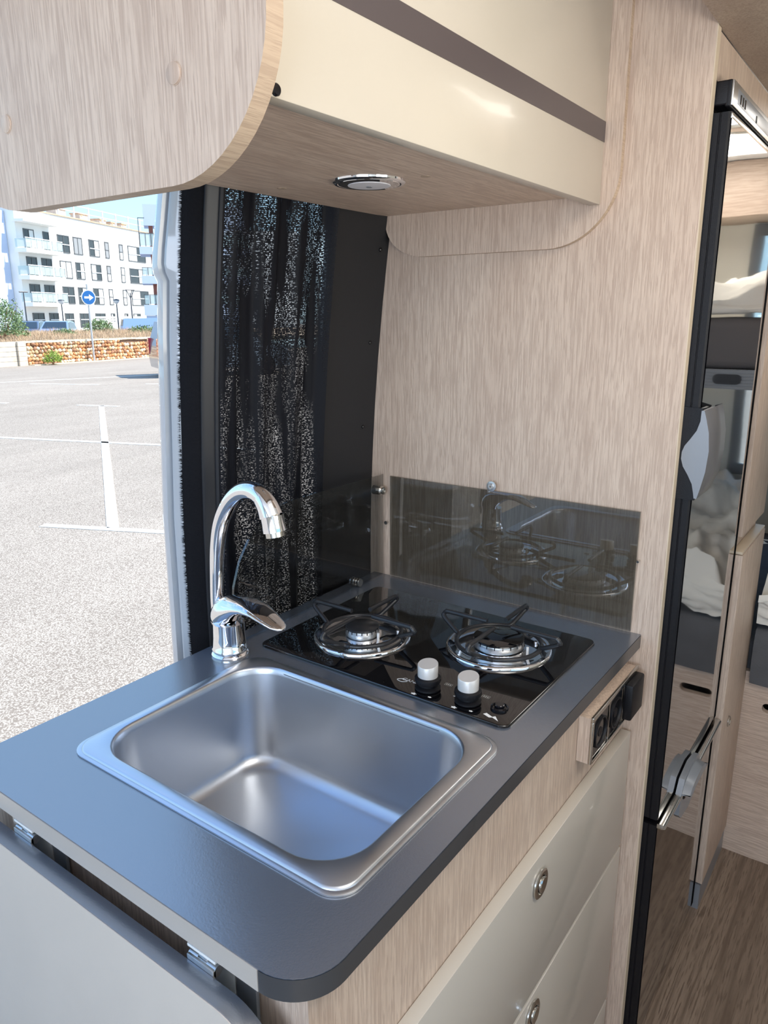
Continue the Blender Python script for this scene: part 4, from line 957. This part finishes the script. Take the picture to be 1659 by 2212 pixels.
# vehicles
def vehicle(name, label, cat, x, y, z, ang, L, Wd, prof, cab, paint, glassz, tail=False):
    """prof: side outline (along length, height); cab: glass outline; ang: heading"""
    t = thing(name, label, cat, (x, y, z))
    e_ = Vector((math.cos(ang), math.sin(ang))); s_ = Vector((-e_.y, e_.x)); O = Vector((x, y))
    def W3(u, v, h): return Vector((O.x + e_.x * u + s_.x * v, O.y + e_.y * u + s_.y * v, z + h))
    b = B(); hw = Wd / 2
    def half(h): return hw * (1.0 if h < glassz else 1.0 - 0.20 * (h - glassz) / 0.6)
    A = [b.verts.new(W3(u, -half(h), h)) for u, h in prof]; C = [b.verts.new(W3(u, half(h), h)) for u, h in prof]
    bridge(b, A, C); b.faces.new(A); b.faces.new(C[::-1])
    bmesh.ops.bevel(b, geom=[ed for ed in b.edges if len(ed.link_faces) == 2 and ed.calc_face_angle(0) > 0.9], offset=0.05, segments=2, affect='EDGES')
    body = part('body', b, paint, t, smooth=40)
    for s in (-1, 1):
        b = B(); off = 0.012
        b.faces.new([b.verts.new(W3(u, s * (half(h) + off), h)) for u, h in cab]); part('side_window', b, M['carglass'], body, smooth=0)
    for uu in (L * 0.31, -L * 0.31):
        for s in (-1, 1):
            b = B(); c0 = W3(uu, s * (hw - 0.2), 0.32); c1 = W3(uu, s * (hw + 0.01), 0.32)
            rings_ = []
            for cc_, rr_ in ((c0, 0.31), (c1 - (c1 - c0) * 0.1, 0.31), (c1, 0.29), (c1, 0.18)):
                rings_.append([b.verts.new(cc_ + Vector((e_.x * rr_ * math.cos(a), e_.y * rr_ * math.cos(a), rr_ * math.sin(a)))) for a in [2 * PI * k / 20 for k in range(20)]])
            for p_, q_ in zip(rings_, rings_[1:]): bridge(b, p_, q_)
            b.faces.new(rings_[-1]); part('wheel', b, M['tyre'], t)
    for s in (-1, 1):
        b = B(); obox(b, O, e_, s_, L / 2 - 0.10, L / 2 + 0.015, s * (hw - 0.22) - 0.16, s * (hw - 0.22) + 0.16, z + 0.62, z + 0.76); part('head_lamp', b, M['white'], body)
        b = B(); obox(b, O, e_, s_, -L / 2 - 0.02, -L / 2 + 0.10, s * (hw - 0.10) - 0.11, s * (hw - 0.10) + 0.11, z + 0.75, z + (1.30 if tail else 0.95)); part('tail_lamp', b, M['taillight'], body)
    b = B()
    pw = [p for p in prof if p[1] > glassz - 0.02]
    u0, h0 = pw[0]; u1, h1 = pw[1]
    for (ua, ha, ub, hb, k) in ((pw[0][0], pw[0][1], pw[1][0], pw[1][1], -1), (pw[-1][0], pw[-1][1], pw[-2][0], pw[-2][1], 1)):
        du_, dh = ub - ua, hb - ha; nx_, nh = -dh, du_; l_ = math.hypot(nx_, nh); nx_, nh = nx_ / l_ * 0.015, nh / l_ * 0.015
        if nh < 0: nx_, nh = -nx_, -nh
        pts = []
        for f, sg in ((0.08, -1), (0.08, 1), (0.92, 1), (0.92, -1)):
            u_ = ua + du_ * f + nx_; h_ = ha + dh * f + nh; pts.append(b.verts.new(W3(u_, sg * (half(h_) - 0.10), h_)))
        b.faces.new(pts)
    part('windscreen', b, M['carglass'], body, smooth=0)
    return t
hatch = [(-2.05, 0.25), (-2.1, 0.6), (-2.05, 0.95), (-1.75, 1.42), (-0.6, 1.50), (0.35, 1.45), (1.15, 0.98), (1.9, 0.82), (2.08, 0.6), (2.05, 0.25)]
hatchg = [(-1.75, 0.98), (-1.62, 1.34), (-0.6, 1.42), (0.25, 1.37), (0.95, 0.98)]
vehicle('car', 'pale blue hatchback parked behind the grass below the white building', 'car', -47.3, 28.6, -0.22, math.radians(-42), 4.2, 1.75, hatch, hatchg, M['carblue'], 0.97)
vehicle('car', 'dark blue car parked left of the pale blue hatchback', 'car', -49.6, 27.9, -0.22, math.radians(-42), 4.2, 1.75, hatch, hatchg, M['cardark'], 0.97)
vanp = [(-2.3, 0.25), (-2.35, 0.7), (-2.3, 1.2), (-2.2, 1.72), (0.3, 1.76), (0.9, 1.70), (1.65, 1.08), (2.15, 0.92), (2.3, 0.6), (2.25, 0.25)]
vang = [(0.1, 1.12), (0.1, 1.6), (0.85, 1.58), (1.4, 1.12)]
vehicle('van', 'light blue van parked behind the shrubs near the doorway pillar', 'van', -44.4, 34.3, -0.32, math.radians(60), 4.6, 1.8, vanp, vang, M['vanblue'], 1.08)
suv = [(-2.3, 0.30), (-2.36, 0.7), (-2.30, 1.15), (-2.12, 1.86), (-0.8, 1.94), (0.55, 1.88), (1.25, 1.22), (2.1, 1.05), (2.32, 0.75), (2.28, 0.30)]
suvg = [(-1.95, 1.22), (-1.85, 1.74), (-0.8, 1.82), (0.45, 1.76), (1.0, 1.22)]
vehicle('parked_suv', 'grey vehicle with red tail light showing beside the doorway pillar', 'car', -20.70, 18.72, GZ, math.radians(63), 4.7, 1.85, suv, suvg, M['suvgrey'], 1.2, True)

# white apartment building
A0 = Vector((-85.11, 50.57)); be = Vector((-0.37766517, 0.92594223)); bn = Vector((0.92594223, 0.37766517))
t = thing('apartment_building', 'white four-storey apartment building with dark window frames and balconies', 'building', (A0.x, A0.y, -0.3))
b = B(); obox(b, A0, be, bn, -4.0, 34, -13, 0, -0.3, 13.25); part('walls', b, M['render'], t, smooth=0)
b = B(); obox(b, A0, be, bn, -9.0, -4.05, -13, -1.2, -0.3, 12.9); part('side_wing', b, M['bluerender'], t, smooth=0)  # bluish shade of this turned-away side is put into its colour
b = B(); obox(b, A0, be, bn, -4.2, 34, -13.2, 0.15, 13.25, 13.38); part('parapet', b, M['terracotta'], t, smooth=0)
def bwin(u0, u1, z0, z1, style):
    f = B(); fw_ = 0.10
    obox(f, A0, be, bn, u0, u1, 0, 0.08, z1 - fw_, z1); obox(f, A0, be, bn, u0, u1, 0, 0.08, z0, z0 + fw_)
    obox(f, A0, be, bn, u0, u0 + fw_, 0, 0.08, z0, z1); obox(f, A0, be, bn, u1 - fw_, u1, 0, 0.08, z0, z1)
    if u1 - u0 > 1.2: um = (u0 + u1) / 2; obox(f, A0, be, bn, um - 0.04, um + 0.04, 0, 0.08, z0, z1)
    else: zm = (z0 + z1) / 2; obox(f, A0, be, bn, u0, u1, 0, 0.08, zm - 0.04, zm + 0.04)
    w = part('window', f, M['darkframe'], t, smooth=0)
    um = (u0 + u1) / 2; zm = z0 + (z1 - z0) * 0.5
    lay = {'half': [((u0, um), (z0, z1), 'paneg'), ((um, u1), (z0, z1), 'blind')], 'halfr': [((u0, um), (z0, z1), 'blind'), ((um, u1), (z0, z1), 'paneg')],
           'dark': [((u0, u1), (z0, z1), 'paneg')], 'grey': [((u0, u1), (z0, z1), 'greyblind')], 'blind': [((u0, u1), (z0, z1), 'blind')],
           'top': [((u0, u1), (zm, z1), 'greyblind'), ((u0, u1), (z0, zm), 'blind')]}[style]
    for (a0, a1), (c0, c1), mm in lay:
        p = B(); obox(p, A0, be, bn, a0 + 0.05, a1 - 0.05, 0.01, 0.04, c0 + 0.05, c1 - 0.05); part('pane', p, M[mm], w, smooth=0)
    if style in ('half', 'halfr', 'dark') and z1 - z0 > 1.5:
        p = B(); obox(p, A0, be, bn, u0 + 0.1, u1 - 0.1, 0.05, 0.12, z0 + 0.92, z0 + 1.02); part('rail', p, M['signwhite'], w, smooth=0)
rowsz = ((9.08, 11.13), (6.14, 8.16), (3.14, 5.19))
cols = ((3.0, 5.2), (6.0, 7.75), (9.15, 11.33), (12.6, 13.5), (15.9, 16.8), (18.05, 22.5))
sty = (('dark', 'grey', 'half', 'grey', 'top', 'halfr'), ('blind', 'half', 'halfr', 'top', 'blind', 'half'), ('dark', 'half', 'half', 'blind', 'blind', 'halfr'))
for (z0, z1), st in zip(rowsz, sty):
    for (u0, u1), s_ in zip(cols, st): bwin(u0, u1, z0, z1, s_)
for u0, u1 in ((-2.9, -0.9), (0.0, 1.7), (2.9, 4.6), (5.8, 7.6), (9.1, 11.3), (12.6, 13.5), (15.9, 16.7), (18.1, 19.9)): bwin(u0, u1, 0.3, 2.05, 'dark' if u0 < 12 else 'halfr')
for (z0, z1) in rowsz: bwin(-2.85, -1.1, z0 + 0.1 - 0.3, z1 + 0.05, 'half' if z0 > 9 else 'dark'); bwin(-0.3 if z0 < 9 else 0.45, 1.5, z0 - 0.2, z1 + 0.05, 'dark')
for z, zt in ((8.55, 8.98), (5.65, 6.1), (2.75, 3.2)):
    b = B(); obox(b, A0, be, bn, -4.5, 1.8, 0.02, 1.5, z, zt); bal = part('balcony', b, M['render'], t, smooth=0)
    b = B(); obox(b, A0, be, bn, -4.5, 1.85, 1.42, 1.52, zt + 1.02, zt + 1.12); part('handrail', b, M['signwhite'], bal, smooth=0)
    b = B()
    for k in range(8): u = -4.45 + k * 0.89; obox(b, A0, be, bn, u, u + 0.05, 1.43, 1.49, zt, zt + 1.02)
    part('posts', b, M['galv'], bal, smooth=0)
    b = B(); obox(b, A0, be, bn, -4.4, 1.75, 1.455, 1.465, zt + 0.08, zt + 0.98); obox(b, A0, be, bn, -4.45, -4.44, 0.1, 1.42, zt + 0.08, zt + 0.98); obox(b, A0, be, bn, 1.78, 1.79, 0.1, 1.42, zt + 0.08, zt + 0.98); part('glass_panel', b, M['balglass'], bal, smooth=0)
b = B(); obox(b, A0, be, bn, -4.5, 1.7, 0.02, 1.5, 11.75, 12.0); part('canopy', b, M['render'], t, smooth=0)
for u, w, h in ((3.5, 1.6, 1.0), (7.5, 1.9, 1.25), (12.3, 1.7, 1.2), (16.6, 1.5, 1.0), (19.2, 1.2, 0.9), (21.8, 1.3, 1.0), (1.0, 1.5, 0.8)):
    b = B(); obox(b, A0, be, bn, u, u + w, -4.4, -3.0, 13.3, 13.4 + h); ch = part('chimney', b, M['chimney'], t, smooth=0)
    b = B(); obox(b, A0, be, bn, u - 0.1, u + w + 0.1, -4.5, -2.9, 13.4 + h, 13.55 + h); obox(b, A0, be, bn, u + 0.15, u + 0.55, -3.1, -2.95, 13.2 + h, 13.38 + h, 0); part('chimney_cap', b, M['terracotta'], ch, smooth=0)
b = B()
for u in range(4, 24, 3): obox(b, A0, be, bn, u, u + 0.16, -0.3, -0.14, 13.38, 15.0)
obox(b, A0, be, bn, 3, 24, -0.27, -0.2, 14.1, 14.18); obox(b, A0, be, bn, 3, 24, -0.27, -0.2, 14.85, 14.93); part('roof_railing', b, M['render'], t, smooth=0)
b = B()
for k in range(3): obox(b, A0, be, bn, -6, 9, 9.95, 10.0, 0.85 + k * 0.28, 1.05 + k * 0.28)
obox(b, A0, be, bn, -6, 9, 10.02, 10.1, -0.3, 0.82)
t = thing('garden_fence', 'white slatted garden fence in front of the white building', 'fence', (A0.x, A0.y, -0.3)); part('slats', b, M['render'], t, smooth=0)

# right-hand building with blue-grey balconies
R0 = Vector((-47.92, 36.10)); re_ = Vector((0.62, 0.785)).normalized(); rn_ = Vector((0.785, -0.62)).normalized()
t = thing('balcony_building', 'building with blue-grey balconies and red-brown columns beside the doorway pillar', 'building', (R0.x, R0.y, -0.3))
b = B(); obox(b, R0, re_, rn_, 2.5, 12, -8, -2.0, -0.3, 8.0); part('walls', b, M['render'], t, smooth=0)
b = B(); obox(b, R0, re_, rn_, 0.75, 1.05, -0.9, -0.6, -0.3, 8.0); part('column', b, M['redbrown'], t, smooth=0)
for z0, z1, gl_ in ((5.97, 6.49, 0.95), (3.89, 4.46, 0.6), (1.62, 2.38, 0.75)):
    b = B(); obox(b, R0, re_, rn_, 0.0, 8, -3, 0, z0, z1); s_ = part('balcony', b, M['bluerender'], t, smooth=0)
    b = B(); obox(b, R0, re_, rn_, 0.06, 8, -0.06, -0.02, z1 + gl_ - 0.04, z1 + gl_)
    for k in range(8): obox(b, R0, re_, rn_, 0.06 + k * 0.4, 0.10 + k * 0.4, -0.06, -0.02, z1, z1 + gl_)
    part('railing', b, M['darkframe'], s_, smooth=0)
    b = B(); obox(b, R0, re_, rn_, 0.1, 8, -0.045, -0.035, z1 + 0.06, z1 + gl_ - 0.05); part('glass_panel', b, M['balglass'], s_, smooth=0)
b = B(); obox(b, R0, re_, rn_, 0.42, 8, -2.5, -0.4, 7.99, 9.46); part('roof_parapet', b, M['bluerender'], t, smooth=0)
b = B(); obox(b, R0, re_, rn_, 0.02, 0.07, -0.2, -0.15, 6.49, 8.5); obox(b, R0, re_, rn_, 0.02, 0.5, -0.2, -0.15, 8.45, 8.5); part('wind_frame', b, M['darkframe'], t, smooth=0)
b = B(); obox(b, R0, re_, rn_, 0.1, 8, -2.5, -0.1, -0.3, 1.6); part('ground_floor', b, M['bluerender'], t, smooth=0)
